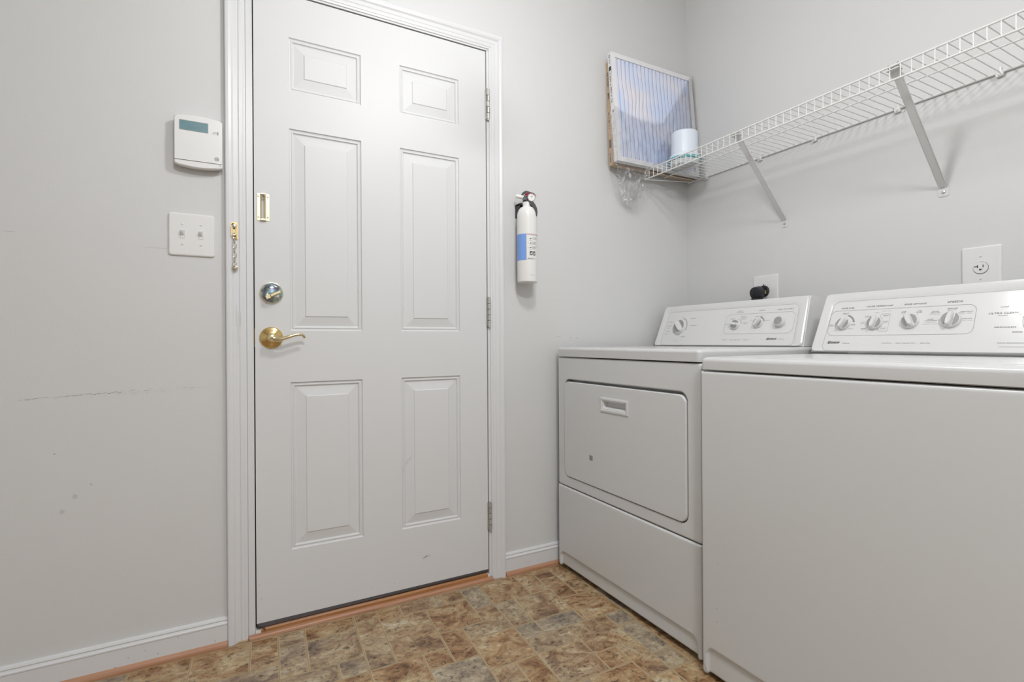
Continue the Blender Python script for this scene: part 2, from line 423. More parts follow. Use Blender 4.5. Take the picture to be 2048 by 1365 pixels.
for (c, r_, w_, h_) in tiles:
    q = [tp(c, r_+h_, GW, GW), tp(c+w_, r_+h_, -GW, GW), tp(c+w_, r_, -GW, -GW), tp(c, r_, GW, -GW)]
    cl = [Vector((min(max(p.x, XL), XR), min(max(p.y, YF), 0.13), 0)) for p in q]
    if abs(cl[1].x-cl[0].x) < .003 or abs(cl[3].y-cl[0].y) < .003: continue
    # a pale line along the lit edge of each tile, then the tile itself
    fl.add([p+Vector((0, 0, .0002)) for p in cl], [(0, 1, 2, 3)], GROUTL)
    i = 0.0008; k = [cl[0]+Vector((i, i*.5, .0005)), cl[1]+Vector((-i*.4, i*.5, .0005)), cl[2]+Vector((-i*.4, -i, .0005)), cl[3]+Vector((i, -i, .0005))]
    fl.add(k, [(0, 1, 2, 3)], VINYL); TL.append((len(fl.f)-1, (seed.uniform(0, 9), seed.uniform(0, 9), seed.uniform(0, 9))))
flo = fl.build('floor', smooth=False)
att = flo.data.attributes.new('tile_shift', 'FLOAT_VECTOR', 'FACE')
for i, v in TL: att.data[i].vector = v
struct(flo, 'brown and grey stone-look vinyl tile floor')

# casing (colonial profile, mitred corners)
PROF = [(0, 0), (0, .0155), (.003, .018), (.010, .0185), (.017, .0160), (.021, .0125), (.0225, .0115), (.034, .0105), (.036, .0088), (.0385, .0105), (.044, .0105), (.0475, .0095), (.0495, .0075), (.056, .0065), (.057, 0)]
t1 = MB(); t1.prism([FB(CL0+a, 0.0, b) for a, b in PROF], [FB(CL0+a, CT-a, b) for a, b in PROF], TRIM)
t1.box(FB, CL0+.001, CL0+CW-.001, .0, .006, .0005, .0112, TRIMD)
for (z0, z1, x, wd) in ((.985, 1.05, -.052, .0012), (.93, 1.03, -.047, .0010), (.99, 1.03, -.040, .0008)):
    t1.box(FB, x, x+wd, z0, z1, .0112, .0118, SCUFFL)
struct(t1.build('trim_1', ang=20), 'white casing up the latch side of the door')
t1 = MB(); t1.prism([FB(CR1-a, 0.0, b) for a, b in PROF], [FB(CR1-a, CT-a, b) for a, b in PROF], TRIM)
struct(t1.build('trim_2', ang=20), 'white casing up the hinge side of the door')
t1 = MB(); t1.prism([FB(CL0+a, CT-a, b) for a, b in PROF], [FB(CR1-a, CT-a, b) for a, b in PROF], TRIM)
struct(t1.build('trim_3', ang=20), 'white casing across the top of the door')
# jamb and stops
t1 = MB()
t1.box(FB, -.0225, -.0035, 0, DT+.004, -.13, .002, TRIM, .001)
t1.box(FB, DW+.0035, DW+.0225, 0, DT+.004, -.13, .002, TRIM, .001)
t1.box(FB, -.0225, DW+.0225, DT+.0045, DT+.0205, -.13, .002, TRIM, .001)
t1.box(FB, -.0035, .010, .03, DT+.004, -.06, -.040, TRIM, .001)
t1.box(FB, DW-.010, DW+.0035, .03, DT+.004, -.06, -.040, TRIM, .001)
struct(t1.build('trim_4'), 'white door jamb')
t1 = MB()
t1.box(FB, -.0034, -.0006, .03, DT, -.034, -.012, RUBBER)
t1.box(FB, DW+.0006, DW+.0034, .03, DT, -.034, -.012, RUBBER)
t1.box(FB, -.003, .0125, 1.055, 1.125, -.0395, -.0360, NICKEL)
struct(t1.build('trim_5'), 'dark rubber weatherstrip in the gap around the door')
# threshold: oak sill and salmon strip
t1 = MB()
t1.prism([FB(.012, z, d) for d, z in ((.0042, .0), (.0042, .0195), (-.001, .0255), (-.05, .027), (-.12, .027), (-.12, 0))],
         [FB(DW-.004, z, d) for d, z in ((.0042, .0), (.0042, .0195), (-.001, .0255), (-.05, .027), (-.12, .027), (-.12, 0))], OAK)
t1.box(FB, -.003, .012, 0, .021, -.12, .0035, PLAST); t1.box(FB, DW-.004, DW+.003, 0, .021, -.12, .0035, PLAST)
struct(t1.build('trim_6'), 'stained oak door sill')
t1 = MB()
pf = [(.0185, .0), (.0185, .006), (.016, .0095), (.011, .0115), (.0045, .0118), (.0045, 0)]
t1.prism([FB(-.022, z, d) for d, z in pf], [FB(DW+.014, z, d) for d, z in pf], SALMON)
struct(t1.build('trim_7', ang=50), 'salmon stained wood strip at the foot of the door')
# baseboards and shoe
BP = [(0, 0), (.012, 0), (.012, .066), (.0135, .068), (.0135, .0715), (.010, .0745), (.0085, .078), (.0105, .0815), (.0085, .0865), (.004, .0885), (0, .0885)]
SH = [(.012, 0), (.022, 0), (.0225, .004), (.0215, .010), (.0185, .0145), (.0145, .017), (.012, .0175)]
b1 = MB(); b1.prism([FB(XL, z, d) for d, z in BP], [FB(CL0-.0005, z, d) for d, z in BP], TRIM)
for (u, v) in ((-.115, .024), (-.26, .028), (-.33, .036), (-.21, .062), (-.36, .018), (-.29, .045)):
    b1.box(FB, u, u+.003, v, v+.002, .0118, .0123, SCUFF)
struct(b1.build('baseboard_left', ang=25), 'white baseboard left of the door')
b1 = MB(); b1.prism([FB(CR1+.0005, z, d) for d, z in BP], [FB(XR, z, d) for d, z in BP], TRIM)
b1.box(FB, .985, .988, .035, .038, .0118, .0123, SCUFF)
struct(b1.build('baseboard_right', ang=25), 'white baseboard between the door and the dryer')
b1 = MB(); b1.prism([FB(XL, z, d) for d, z in SH], [FB(CL0-.0005, z, d) for d, z in SH], SALMON)
struct(b1.build('trim_8', ang=40), 'stained wood shoe moulding left of the door')
b1 = MB(); b1.prism([FB(CR1+.0005, z, d) for d, z in SH], [FB(XR, z, d) for d, z in SH], SALMON)
struct(b1.build('trim_9', ang=40), 'stained wood shoe moulding right of the door')

# ================================================================== DOOR
dm = MB()
ux = [0, .1030, .3345, .4715, .7000, DW]; vz = [DB, .256, .8045, .9725, 1.6355, 1.7600, 1.9345, DT]
for i in range(5):
    for j in range(7):
        u0, u1, v0, v1 = ux[i], ux[i+1], vz[j], vz[j+1]
        if i in (1, 3) and j in (1, 3, 5):
            prof = [(0, 0), (.0025, -.0045), (.006, -.0055), (.0085, -.0035), (.0115, -.0035), (.0135, -.0075), (.016, -.0085), (.0465, -.0030), (.0485, -.0010), (.0495, -.0005)]
            dm.loft(FB, [(u0+a, u1-a, v0+a, v1-a, 0, d) for a, d in prof], DOORP, cap0=False, n=1)
        else:
            dm.add([FB(u0, v0, 0), FB(u1, v0, 0), FB(u1, v1, 0), FB(u0, v1, 0)], [(0, 1, 2, 3)], DOORP)
dm.add([FB(u, v, d) for d in (0, -.035) for u, v in ((0, DB), (DW, DB), (DW, DT), (0, DT))],
       [(0, 1, 5, 4), (1, 2, 6, 5), (2, 3, 7, 6), (3, 0, 4, 7), (4, 5, 6, 7)], DOORP)
dm.poly(FB, [(.545, .134), (.553, .1395), (.561, .1440), (.570, .1435), (.560, .138)], 0, .0004, SCUFF)
dm.poly(FB, [(.563, .142), (.571, .1435), (.578, .1445), (.572, .139)], 0, .0005, SCUFFL)
dm.line(FB, [(.4755, .463), (.4785, .475), (.484, .484)], .0012, .0004, SCUFFL)
dm.line(FB, [(.486, .490), (.494, .503), (.503, .509), (.509, .520)], .0014, -.0030, SCUFFL)
dm.poly(FB, [(.155, .118), (.17, .112), (.175, .128), (.16, .131)], 0, .0002, DOORP)
for (u, v) in ((.012, .115), (.006, .16), (.36, .07), (.44, .066)):
    dm.poly(FB, [(u, v), (u+.004, v), (u+.003, v+.005), (u+.001, v+.006)], 0, .0003, SCUFFL)
door = dm.build('door_1', ang=14)
struct(door, 'white six-panel exterior door')
tag(door, cat=None)
# sweep
s_ = MB()
s_.box(FB, .001, DW-.001, .0265, DB+.0005, -.030, -.002, SWEEPM, .001)
s_.prism([FB(.006, z, d) for d, z in ((-.002, .040), (.002, .039), (.006, .030), (.004, .028), (-.002, .032))],
         [FB(DW-.006, z, d) for d, z in ((-.002, .040), (.000, .039), (.0005, .034), (-.001, .032), (-.002, .034))], SWEEPM)
s_.tube([FB(.002, .036, .002), FB(.014, .034, .005), (.022, -.0075, .024), (.024, -.008, .018)], [.003, .003, .0022, .0014], SWEEPM)
tag(s_.build('door_sweep', door), 'dark rubber sweep under the door')
# hinges
for (z0, z1, loose) in ((1.805, 1.921, 1), (.9935, 1.1035, 0), (.195, .3035, 0)):
    h = MB(); L = (z1-z0)/5
    for k in range(5):
        ofs = .0012*(k % 2)*loose
        h.lathe((DW+.0075+ofs, -.0075, z0+k*L+.0004), (0, 0, 1), [(.0055, 0), (.0068, .0008), (.0068, L-.0014), (.0055, L-.0006)], NICKEL, 16)
    h.lathe((DW+.0075, -.0075, z1-.0005), (0, 0, 1), [(.0068, 0), (.0068, .0025), (.004, .005)], NICKEL, 16)
    h.lathe((DW+.0075, -.0075, z0-.006), (0, 0, 1), [(.003, 0), (.0055, .002), (.0055, .007)], NICKEL, 16)
    h.box(FB, DW-.0028, DW+.001, z0, z1, -.033, .0035, NICKEL)
    h.box(FB, DW+.010, DW+.0175, z0+.001, z1-.001, .0018, .0036, NICKEL, .0005)
    h.build('hinge', door)
# lever set
AY = (0, -1, 0)
lv = MB(); C = (.0470, 0, .9500)
lv.lathe(C, AY, [(.0335, 0), (.0345, .002), (.0335, .0045), (.031, .0062), (.0285, .0068), (.026, .0088), (.018, .0125), (.0145, .0138), (.0142, .022), (.0128, .024)], BRASS, 48)
for dz in (.0205, -.0205):
    lv.lathe((C[0]+.0005, -.0085, C[2]+dz), AY, [(.0042, 0), (.0042, .0028), (.0030, .0030), (.0028, .0018)], STEEL, 16)
rose = lv.build('lever_rose', door)
la = MB()
P = [(.0, .030, -.001), (.012, .034, -.0045), (.026, .040, -.0048), (.040, .043, -.0005), (.054, .044, .0045), (.068, .043, .0085), (.080, .041, .0100), (.089, .037, .0088), (.0945, .033, .0040), (.0965, .031, -.0005)]
P2 = []
for i in range(len(P)-1):
    for k in range(3):
        t = k/3; a, b = P[i], P[i+1]; P2.append([a[q]*(1-t)+b[q]*t for q in range(3)])
P2.append(P[-1])
rad = [.0108-.0052*min(1, i/9) - .0012*min(1, max(0, i-9)/14) for i in range(len(P2))]; rad[-1] = .0038
la.tube([(C[0]+a, -b, C[2]+c) for a, b, c in P2], rad, BRASSL, 12)
la.lathe((C[0], -.0215, C[2]), AY, [(.0135, 0), (.0138, .012), (.012, .0175), (.0085, .0190), (.008, .0178), (.0065, .0180), (.004, .0188), (0, .019)], BRASSL, 32)
lev = la.build('lever_handle', rose, ang=60)
k_ = MB(); k_.box(FB, C[0]-.0012, C[0]+.0012, C[2]-.0035, C[2]+.0035, .0395, .0412, DARK)
k_.build('privacy_slot', rose)
# deadbolt
db = MB(); C = (.0485, 0, 1.0935)
db.lathe(C, AY, [(.0345, 0), (.0350, .0015), (.0342, .0035), (.0325, .0045)], BRASSL, 48)
db.lathe(C, AY, [(.0325, .0040), (.0315, .0075), (.0285, .0125), (.0235, .0158), (.012, .0175), (0, .018)], IRID, 48)
ros = db.build('deadbolt_rose', door)
tt = MB(); a = math.radians(26)
def TF(u, v, d): return Vector((C[0]+.001+u*math.cos(a)-v*math.sin(a), -d, C[2]-.008+u*math.sin(a)+v*math.cos(a)))
tt.slab(TF, -.021, -.005, -.0065, .0065, .003, .014, .024, .002, BRASSL)
tt.slab(TF, -.006, .027, -.0045, .0045, .002, .016, .034, .002, BRASSL)
tt.lathe(TF(-.013, .005, .0155), AY, [(.0055, 0), (.0055, .003), (.003, .0035)], STEEL, 16)
tt.lathe(TF(.013, -.009, .0155), AY, [(.0055, -.002), (.0055, .002), (.003, .0025)], STEEL, 16)
tt.build('thumb_turn', ros)
# chain keeper track on the door
ck = MB(); u0, u1, v0, v1 = .0078, .0440, 1.3245, 1.4105
for (a0, b0) in ((u0, u0+.0095), (u1-.0100, u1)):
    ck.box(FB, a0, b0, v0, v1, 0, .0018, BRASSL, .0005)
prof = [(u0+.0088, .0), (u0+.0100, .0075), (u0+.0130, .0085), (u0+.0130, .0070), (u0+.0112, .0062), (u0+.0102, .0)]
ck.prism([FB(a0, v0, d) for a0, d in prof], [FB(a0, v1, d) for a0, d in prof], BRASSL)
prof = [(u1-.0092, .0), (u1-.0105, .0075), (u1-.0140, .0085), (u1-.0140, .0070), (u1-.0117, .0062), (u1-.0107, .0)]
ck.prism([FB(a0, v0, d) for a0, d in prof], [FB(a0, v1, d) for a0, d in prof], BRASSL)
ck.box(FB, u0+.0100, u1-.0105, v0, v0+.005, 0, .0085, BRASSL, .0006)
ck.box(FB, u0+.0100, u1-.0105, v1-.003, v1, .001, .0085, BRASSL, .0006)
ring = [((u0+u1)/2-.0003+.0052*math.cos(t*PI/8), v1-.0105+.0052*math.sin(t*PI/8)) for t in range(16)]
ck.tube([FB(x, z, .008) for x, z in ring], .0013, BRASSL, 6, closed=True)
for (x, z) in ((u0+.0045, v0+.011), (u0+.0045, v1-.009), (u1-.0050, v0+.0115), (u1-.0050, v1-.0095)):
    ck.lathe((x, -.0015, z), AY, [(.003, 0), (.0028, .0012), (.001, .0016)], STEEL, 12)
    ck.box(FB, x-.002, x+.002, z-.0004, z+.0004, .0028, .0033, DARK)
tag(ck.build('chain_keeper', door), 'brass chain slide plate screwed to the door')
# latch plate on the jamb side of the door edge
lp = MB(); lp.box(FB, -.0012, .0006, .92, .98, -.032, -.004, BRASS); lp.build('latch_plate', door)

# ================================================================== THINGS ON THE BACK WALL
# door chain on the casing
ch = thing('door_chain', (-.052, -.011, 1.30), 'brass door chain hanging from its plate on the left door casing', 'door chain')
b = MB(); px0, px1, pz0, pz1 = -.0715, -.0465, 1.2555, 1.3080
b.box(FB, px0, px1, pz0, pz1, .0115, .0135, BRASS, .0005)
b.box(FB, px0+.004, px1-.003, pz0+.010, pz1-.001, .0135, .0165, BRASS, .001)
b.lathe(FB(px0+.0125, pz1-.008, .0160), AY, [(.0050, 0), (.0045, .0008), (.0015, .001)], DARK, 16)
b.lathe(FB(px0+.0045, pz0+.006, .0130), AY, [(.0032, 0), (.0030, .0014), (.001, .0018)], BRASS, 12)
b.lathe(FB(px0+.0155, pz1-.0135, .0150), AY, [(.0035, 0), (.0035, .006), (.0062, .0065), (.0066, .010), (.0045, .0130), (0, .0138)], STEEL, 20)
b.build('mounting_plate', ch)
b = MB(); sx = px0+.0150
b.box(FB, sx-.0045, sx-.0025, pz1-.040, pz1-.017, .019, .026, STEEL, .0005)
b.box(FB, sx+.0030, sx+.0050, pz1-.042, pz1-.018, .019, .026, STEEL, .0005)
b.box(FB, sx-.0045, sx+.0050, pz1-.043, pz1-.038, .019, .026, STEEL, .001)
b.build('swivel_clip', ch)
zc = 1.2645
for k in range(7):
    L_ = .0085; flat = (k % 2 == 0); b = MB(); pts = []
    for t in range(16):
        a = 2*PI*t/16; x = .0047*math.cos(a); z = (L_-.0047)*(1 if math.sin(a) > 0 else -1) + .0047*math.sin(a)
        tw = .2 if flat else 1.45
        pts.append((sx+.0015+x*math.cos(tw), -.0215-x*math.sin(tw), zc+z))
    b.tube(pts, .00125, STEEL, 8, closed=True); b.build('chain_link', ch); zc -= .0146
b = MB(); b.lathe((sx+.0025, -.0215, zc+.004), AY, [(.003, -.006), (.0075, -.004), (.0082, 0), (.0070, .003), (.0035, .0045), (.002, .003), (0, .003)], STEEL, 20)
b.build('slide_button', ch)

# light switch
ls = thing('light_switch', (-.168, 0, 1.2603), 'white two-gang toggle light switch plate left of the door', 'light switch')
b = MB(); b.slab(FB, -.2282, -.1088, 1.1960, 1.3245, .008, 0, .0065, .0055, PLAST, 5)
pl = b.build('switch_plate', ls)
for x in (-.1925, -.1452):
    b = MB(); b.box(FB, x-.0052, x+.0052, 1.2603-.0115, 1.2603+.0115, .0060, .0072, PLAST, .0006)
    q = [(x-.0040, 1.2555), (x+.0040, 1.2555), (x+.0040, 1.2712), (x-.0040, 1.2712)]
    b.prism([FB(u, v, .006) for u, v in q], [FB(x-.0034, 1.2630, .0150), FB(x+.0034, 1.2630, .0150), FB(x+.0034, 1.2705, .0172), FB(x-.0034, 1.2705, .0172)], PLAST)
    b.line(FB, rr(x-.0054, x+.0054, 1.2603-.0118, 1.2603+.0118, .001, 2), .0007, .0069, LIGHTINK, closed=True)
    b.build('toggle', ls)
    for z in (1.2603+.0303, 1.2603-.0303):
        b = MB(); b.lathe((x, -.0060, z), AY, [(.0036, 0), (.0034, .0012), (.0012, .0016)], PLAST, 16)
        b.box(FB, x-.0026, x+.0026, z-.0004, z+.0004, .0072, .0078, GREYINK); b.build('screw', ls)

# alarm keypad
kp = thing('alarm_keypad', (-.148, 0, 1.53), 'white alarm keypad with a blue-green display mounted beside the door casing', 'alarm keypad')
def kloop(ins, d, zb=1.4635, bulge=.0075):
    x0, x1 = -.2105+ins, -.0862-ins; zt = 1.6075; n = 14; o = []
    for k in range(n+1):
        t = k/n; x = x1+(x0-x1)*t; o.append(FB(x, zt-ins+.0065*(1-(2*t-1)**2) - (.004 if k in (0, n) else 0), d))
    for k in range(n+1):
        t = k/n; x = x0+(x1-x0)*t; o.append(FB(x, zb+ins-bulge*(1-(2*t-1)**2) + (.003 if k in (0, n) else 0), d))
    return o
def kloft(b, levels, mt):
    ls_ = [kloop(*l) for l in levels]; n = len(ls_[0]); vs = [p for l in ls_ for p in l]; fs = []
    for i in range(len(ls_)-1):
        for k in range(n): fs.append((i*n+k, i*n+(k+1) % n, (i+1)*n+(k+1) % n, (i+1)*n+k))
    fs.append(tuple(range(n))); fs.append(tuple(range((len(ls_)-1)*n, len(ls_)*n))); b.add(vs, fs, mt)
b = MB(); kloft(b, [(.002, 0, 1.468, .003), (.001, .006, 1.466, .005), (0, .016), (0, .0265), (.001, .029), (.0035, .031)], PLAST)
kb = b.build('housing', kp)
b = MB(); b.slab(FB, -.2085, -.0882, 1.4770, 1.5640, .002, .0308, .0322, .0006, PLAST, 2)
b.line(FB, [(-.2095, 1.4765), (-.0872, 1.4765)], .0010, .0323, GREYINK)
fd = b.build('flip_cover', kp)
b = MB(); b.box(FB, -.1958, -.1240, 1.5660, 1.5935, .0305, .0318, LCD)
b.line(FB, rr(-.1960, -.1238, 1.5658, 1.5937, .0004, 1), .0012, .0320, LIGHTINK, closed=True)
b.text(FB, 'READY TO ARM', -.176, -.140, 1.5720, .006, .0320, LCDINK); b.build('display', kp)
b = MB()
b.text(FB, 'ALARM', -.1115, -.1020, 1.5700, .0022, .0323, GREYINK); b.text(FB, 'READY', -.1115, -.1035, 1.5650, .0022, .0323, GREYINK)
b.build('printed_marks', kp)
for z in (1.5703, 1.5653):
    b = MB(); b.box(FB, -.1005, -.0965, z, z+.0015, .0308, .0326, DARKINK); b.build('indicator_light', kp)
b = MB()
cx, cz = -.1012, 1.4905
b.line(FB, [(cx+.0052*math.cos(t*PI/12), cz+.0052*math.sin(t*PI/12)) for t in range(24)], .0010, .0324, GREYINK, closed=True)
b.text(FB, 'GE', cx-.0034, cx+.0034, cz-.0024, .0048, .0325, GREYINK, bold=.02)
for k in range(4):
    a = PI/4+k*PI/2
    b.line(FB, [(cx+.0047*math.cos(a+t), cz+.0047*math.sin(a+t)) for t in (-.5, -.25, 0, .25, .5)], .0008, .0325, GREYINK)
b.build('round_logo', kp)
b = MB(); b.lathe(FB(-.0925, 1.4720, .0300), AY, [(.0011, 0), (.0011, .0024)], DARKINK, 10); b.build('microphone_hole', kp)

# fire extinguisher
EC = Vector((.9660, -.0560, 0)); ER = .0402
ec = Vector((-.498, -.867, 0)).normalized(); er = Vector((.867, -.498, 0)).normalized()
def E3(r_, c_, z): return EC + er*r_ + ec*c_ + Vector((0, 0, z))
def EF(u, v, d): return EC + (ec*math.cos(u/ER)+er*math.sin(u/ER))*(ER+d) + Vector((0, 0, v))
fe = thing('fire_extinguisher', (EC.x, EC.y, 1.165), 'white fire extinguisher with a blue label hanging on the wall right of the door', 'fire extinguisher')
b = MB(); pr = [(.030, 1.166), (.0365, 1.165), (.0395, 1.168), (ER, 1.173)]
for z in (1.20, 1.30, 1.40): pr.append((ER, z))
for k in range(1, 9):
    a = k/8*PI/2; pr.append((.0178+(ER-.0178)*math.cos(a), 1.420+.045*math.sin(a)))
pr += [(.0170, 1.468), (.0165, 1.470), (.0172, 1.472), (.0172, 1.484), (.012, 1.485)]
b.lathe(EC, (0, 0, 1), pr, EXTW, 48); b.build('cylinder', fe)
b = MB()
def patch(u0, u1, v0, v1, d, mt, n=14):
    vs = []; fs = []
    for k in range(n+1):
        u = u0+(u1-u0)*k/n; vs += [EF(u, v0, d), EF(u, v1, d)]
    for k in range(n): fs.append((2*k, 2*k+2, 2*k+3, 2*k+1))
    b.add(vs, fs, mt)
patch(-.0620, -.0035, 1.2505, 1.3530, .0004, BLUEL)
b.line(EF, [(-.0034, 1.2505), (-.0034, 1.30), (-.0034, 1.353)], .0009, .0007, GREYINK)
tag(b.build('blue_label', fe), 'plain blue label'); b = MB()
b.text(EF, 'INSTRUCTIONS', -.0005, .0560, 1.3475, .0052, .0006, REDINK, bold=.01)
for i, z in enumerate((1.3320, 1.3150, 1.2975)):
    b.text(EF, '%d.' % (i+1), .0035, .0060, z, .0050, .0006, GREYINK)
    b.poly(EF, [(.0100, z), (.0135, z+.0035), (.0165, z+.0030), (.0185, z-.0005), (.0160, z+.0010), (.0130, z-.0015)], .0004, .0007, GREYINK)
    for j, s0 in enumerate((('HOLD UPRIGHT', 'PULL RING PIN', ''), ('STAND BACK', 'AIM AT BASE', 'OF FIRE'), ('SQUEEZE LEVER', 'SWEEP SIDE', 'TO SIDE'))[i]):
        if s0: b.text(EF, s0, .0215, .0215+.0019*len(s0), z+.0038-j*.0042, .0027, .0006, GREYINK)
    b.line(EF, [(.008, z-.0065), (.020, z-.0065)], .0006, .0006, GREYINK)
for k, u in enumerate((.0105, .0245)):
    b.poly(EF, [(u, 1.2685), (u+.011, 1.2685), (u+.011, 1.2845), (u, 1.2845)], .0004, .0006, DARKINK)
    b.poly(EF, [(u+.002, 1.272), (u+.005, 1.270), (u+.008, 1.276), (u+.006, 1.282), (u+.004, 1.277)], .0006, .0008, EXTW)
b.poly(EF, [(.0010, 1.2520), (.0040, 1.2530), (.0080, 1.2605), (.0050, 1.2580)], .0004, .0007, DARKINK)
b.text(EF, 'KIDDE', .0075, .0230, 1.2535, .0048, .0006, DARKINK, bold=.01)
b.text(EF, 'Safety', .0250, .0330, 1.2540, .0030, .0006, GREYINK)
b.text(EF, '701 4-07', .0140, .0310, 1.1900, .0040, .0006, LIGHTINK)
tag(b.build('instruction_label', fe), 'white instruction label')
b = MB()
b.lathe(E3(0, 0, 1.482), (0, 0, 1), [(.0145, 0), (.0165, .002), (.0165, .008), (.0135, .010)], BLACK, 24)
b.prism([E3(*q, 1.489) for q in ((-.016, .012), (-.016, -.012), (.015, -.012), (.018, .012))], [E3(*q, 1.509) for q in ((-.018, .010), (-.018, -.010), (.012, -.010), (.014, .010))], BLACK)
top = [(-.0245, 1.5065), (-.0225, 1.512), (-.0160, 1.5215), (-.0080, 1.5265), (.0, 1.5275), (.0075, 1.5250), (.020, 1.5205), (.030, 1.5170), (.030, 1.5140), (.016, 1.5160), (.004, 1.5180), (-.010, 1.5140), (-.014, 1.5075)]
b.prism([E3(r_, .012, z) for r_, z in top], [E3(r_, -.012, z) for r_, z in top], BLACK)
b.build('valve_head', fe)
b = MB()
hd = [(.008, 1.4900), (.0210, 1.4870), (.0320, 1.4740), (.0395, 1.4580), (.0420, 1.4420), (.0400, 1.4270), (.0350, 1.4260), (.0325, 1.4380), (.0290, 1.4500), (.0230, 1.4620), (.0120, 1.4730)]
b.prism([E3(r_, .018, z) for r_, z in hd], [E3(r_, -.004, z) for r_, z in hd], BLACK); b.build('carry_handle', fe)
b = MB(); b.lathe(E3(-.014, .006, 1.5035), (er*-1+Vector((0, 0, .18))), [(.0082, 0), (.0076, .018), (.0076, .0285), (.0050, .0288), (.0045, .018)], EXTW, 20)
b.lathe(E3(-.014, .006, 1.5035), (er*-1+Vector((0, 0, .18))), [(.0048, .0262), (.001, .0263)], DARK, 16); b.build('nozzle', fe)
b = MB(); b.lathe(E3(.0165, .012, 1.4985), ec+er*.25, [(.0155, 0), (.0162, .002), (.0162, .008), (.0145, .0095), (.0135, .0082), (0, .0080)], NICKEL, 32)
b.lathe(E3(.0165, .012, 1.4985), ec+er*.25, [(.0130, .0083), (0, .0087)], PLAST, 24)
g0 = E3(.0165, .012, 1.4985)+(ec+er*.25).normalized()*.0090
b.tube([g0, g0+er*.004+Vector((0, 0, .007))], .0006, DARKINK, 6); b.tube([g0+er*-.006, g0+er*-.003+Vector((0, 0, .005)), g0+er*.003+Vector((0, 0, .005))], .0009, TEAL, 6)
b.build('pressure_gauge', fe)
b = MB(); b.tube([E3(.000, .014, 1.5080), E3(.006, .016, 1.5090), E3(.011, .016, 1.5100)], .0035, RED, 10)
b.tube([E3(-.004, .013, 1.5155), E3(.010, .013, 1.5170), E3(.024, .010, 1.5145), E3(.032, .008, 1.5140), E3(.0365, .006, 1.5105), E3(.034, .006, 1.5065), E3(.026, .008, 1.5050)], .0014, RED, 8)
b.build('safety_pin', fe)
b = MB(); b.tube([E3(-.0125, .0135, 1.5020), E3(-.0130, .0140, 1.5080), E3(-.0095, .0145, 1.5110), E3(-.0060, .0145, 1.5105)], .0014, EXTW, 8); b.build('pin_tie', fe)
b = MB(); b.box(FB, .9480, .970, 1.430, 1.4800, 0.0, .0035, BLACK, .001)
b.prism([FB(.9420, z, d) for z, d in ((1.432, .003), (1.478, .003), (1.483, .040), (1.450, .040))], [FB(.9455, z, d) for z, d in ((1.432, .003), (1.478, .003), (1.483, .040), (1.450, .040))], BLACK)
b.box(FB, .9420, .9800, 1.475, 1.483, .003, .045, BLACK, .001)
b.box(FB, .9600, .985, 1.17, 1.480, 0.0, .0035, BLACK, .001)
b.box(FB, .955, .979, 1.19, 1.205, 0.0, .017, BLACK, .001)
b.build('wall_bracket', fe)

# ================================================================== WIRE SHELF
SZ = 1.7050; SX = 1.5880; SY0 = -.050; SY1 = -1.92
sh = thing('wire_shelf', (XR, -.5, SZ), 'long white coated wire shelf on the right wall above the machines', 'shelf')
b = MB()
b.tube([(XR-.006, SY0+.035, SZ-.002), (XR-.006, SY1, SZ-.002)], .0036, PAINTW, 8)
b.tube([(SX, SY0, SZ+.0005), (SX, SY1, SZ+.0005)], .0030, PAINTW, 8)
b.tube([(SX, SY0, SZ-.040), (SX, SY1, SZ-.040)], .0030, PAINTW, 8)
b.tube([((SX+XR)/2-.02, SY0+.02, SZ-.0045), ((SX+XR)/2-.02, SY1, SZ-.0045)], .0026, PAINTW, 8)
b.build('long_rods', sh)
dk = []
y = SY0-.003; k = 0; pitch = .0268
cross = []
while y > SY1: cross.append(y); y -= pitch
b = MB()
for y in cross:
    b.tube([(XR-.004, y, SZ), (SX+.002, y, SZ), (SX-.0005, y, SZ-.002), (SX-.0008, y, SZ-.042)], .0015, PAINTW, 6)
b.tube([(XR-.004, SY0+.012, SZ-.003), (SX+.002, SY0+.002, SZ-.038)], .0022, PAINTW, 6)
b.build('deck_wires', sh)
for y in (-.125, -.408, -.640, -.920, -1.180, -1.46):
    b = MB(); b.box(FR, -y-.009, -y+.009, SZ-.015, SZ-.002, 0, .012, PAINTW, .002)
    b.box(FR, -y-.003, -y+.003, SZ-.002, SZ+.014, 0, .006, PAINTW, .001)
    b.lathe((XR-.012, y, SZ-.009), (-1, 0, 0), [(.0038, 0), (.0030, .002), (0, .0025)], NICKEL, 12)
    b.build('wall_clip', sh)
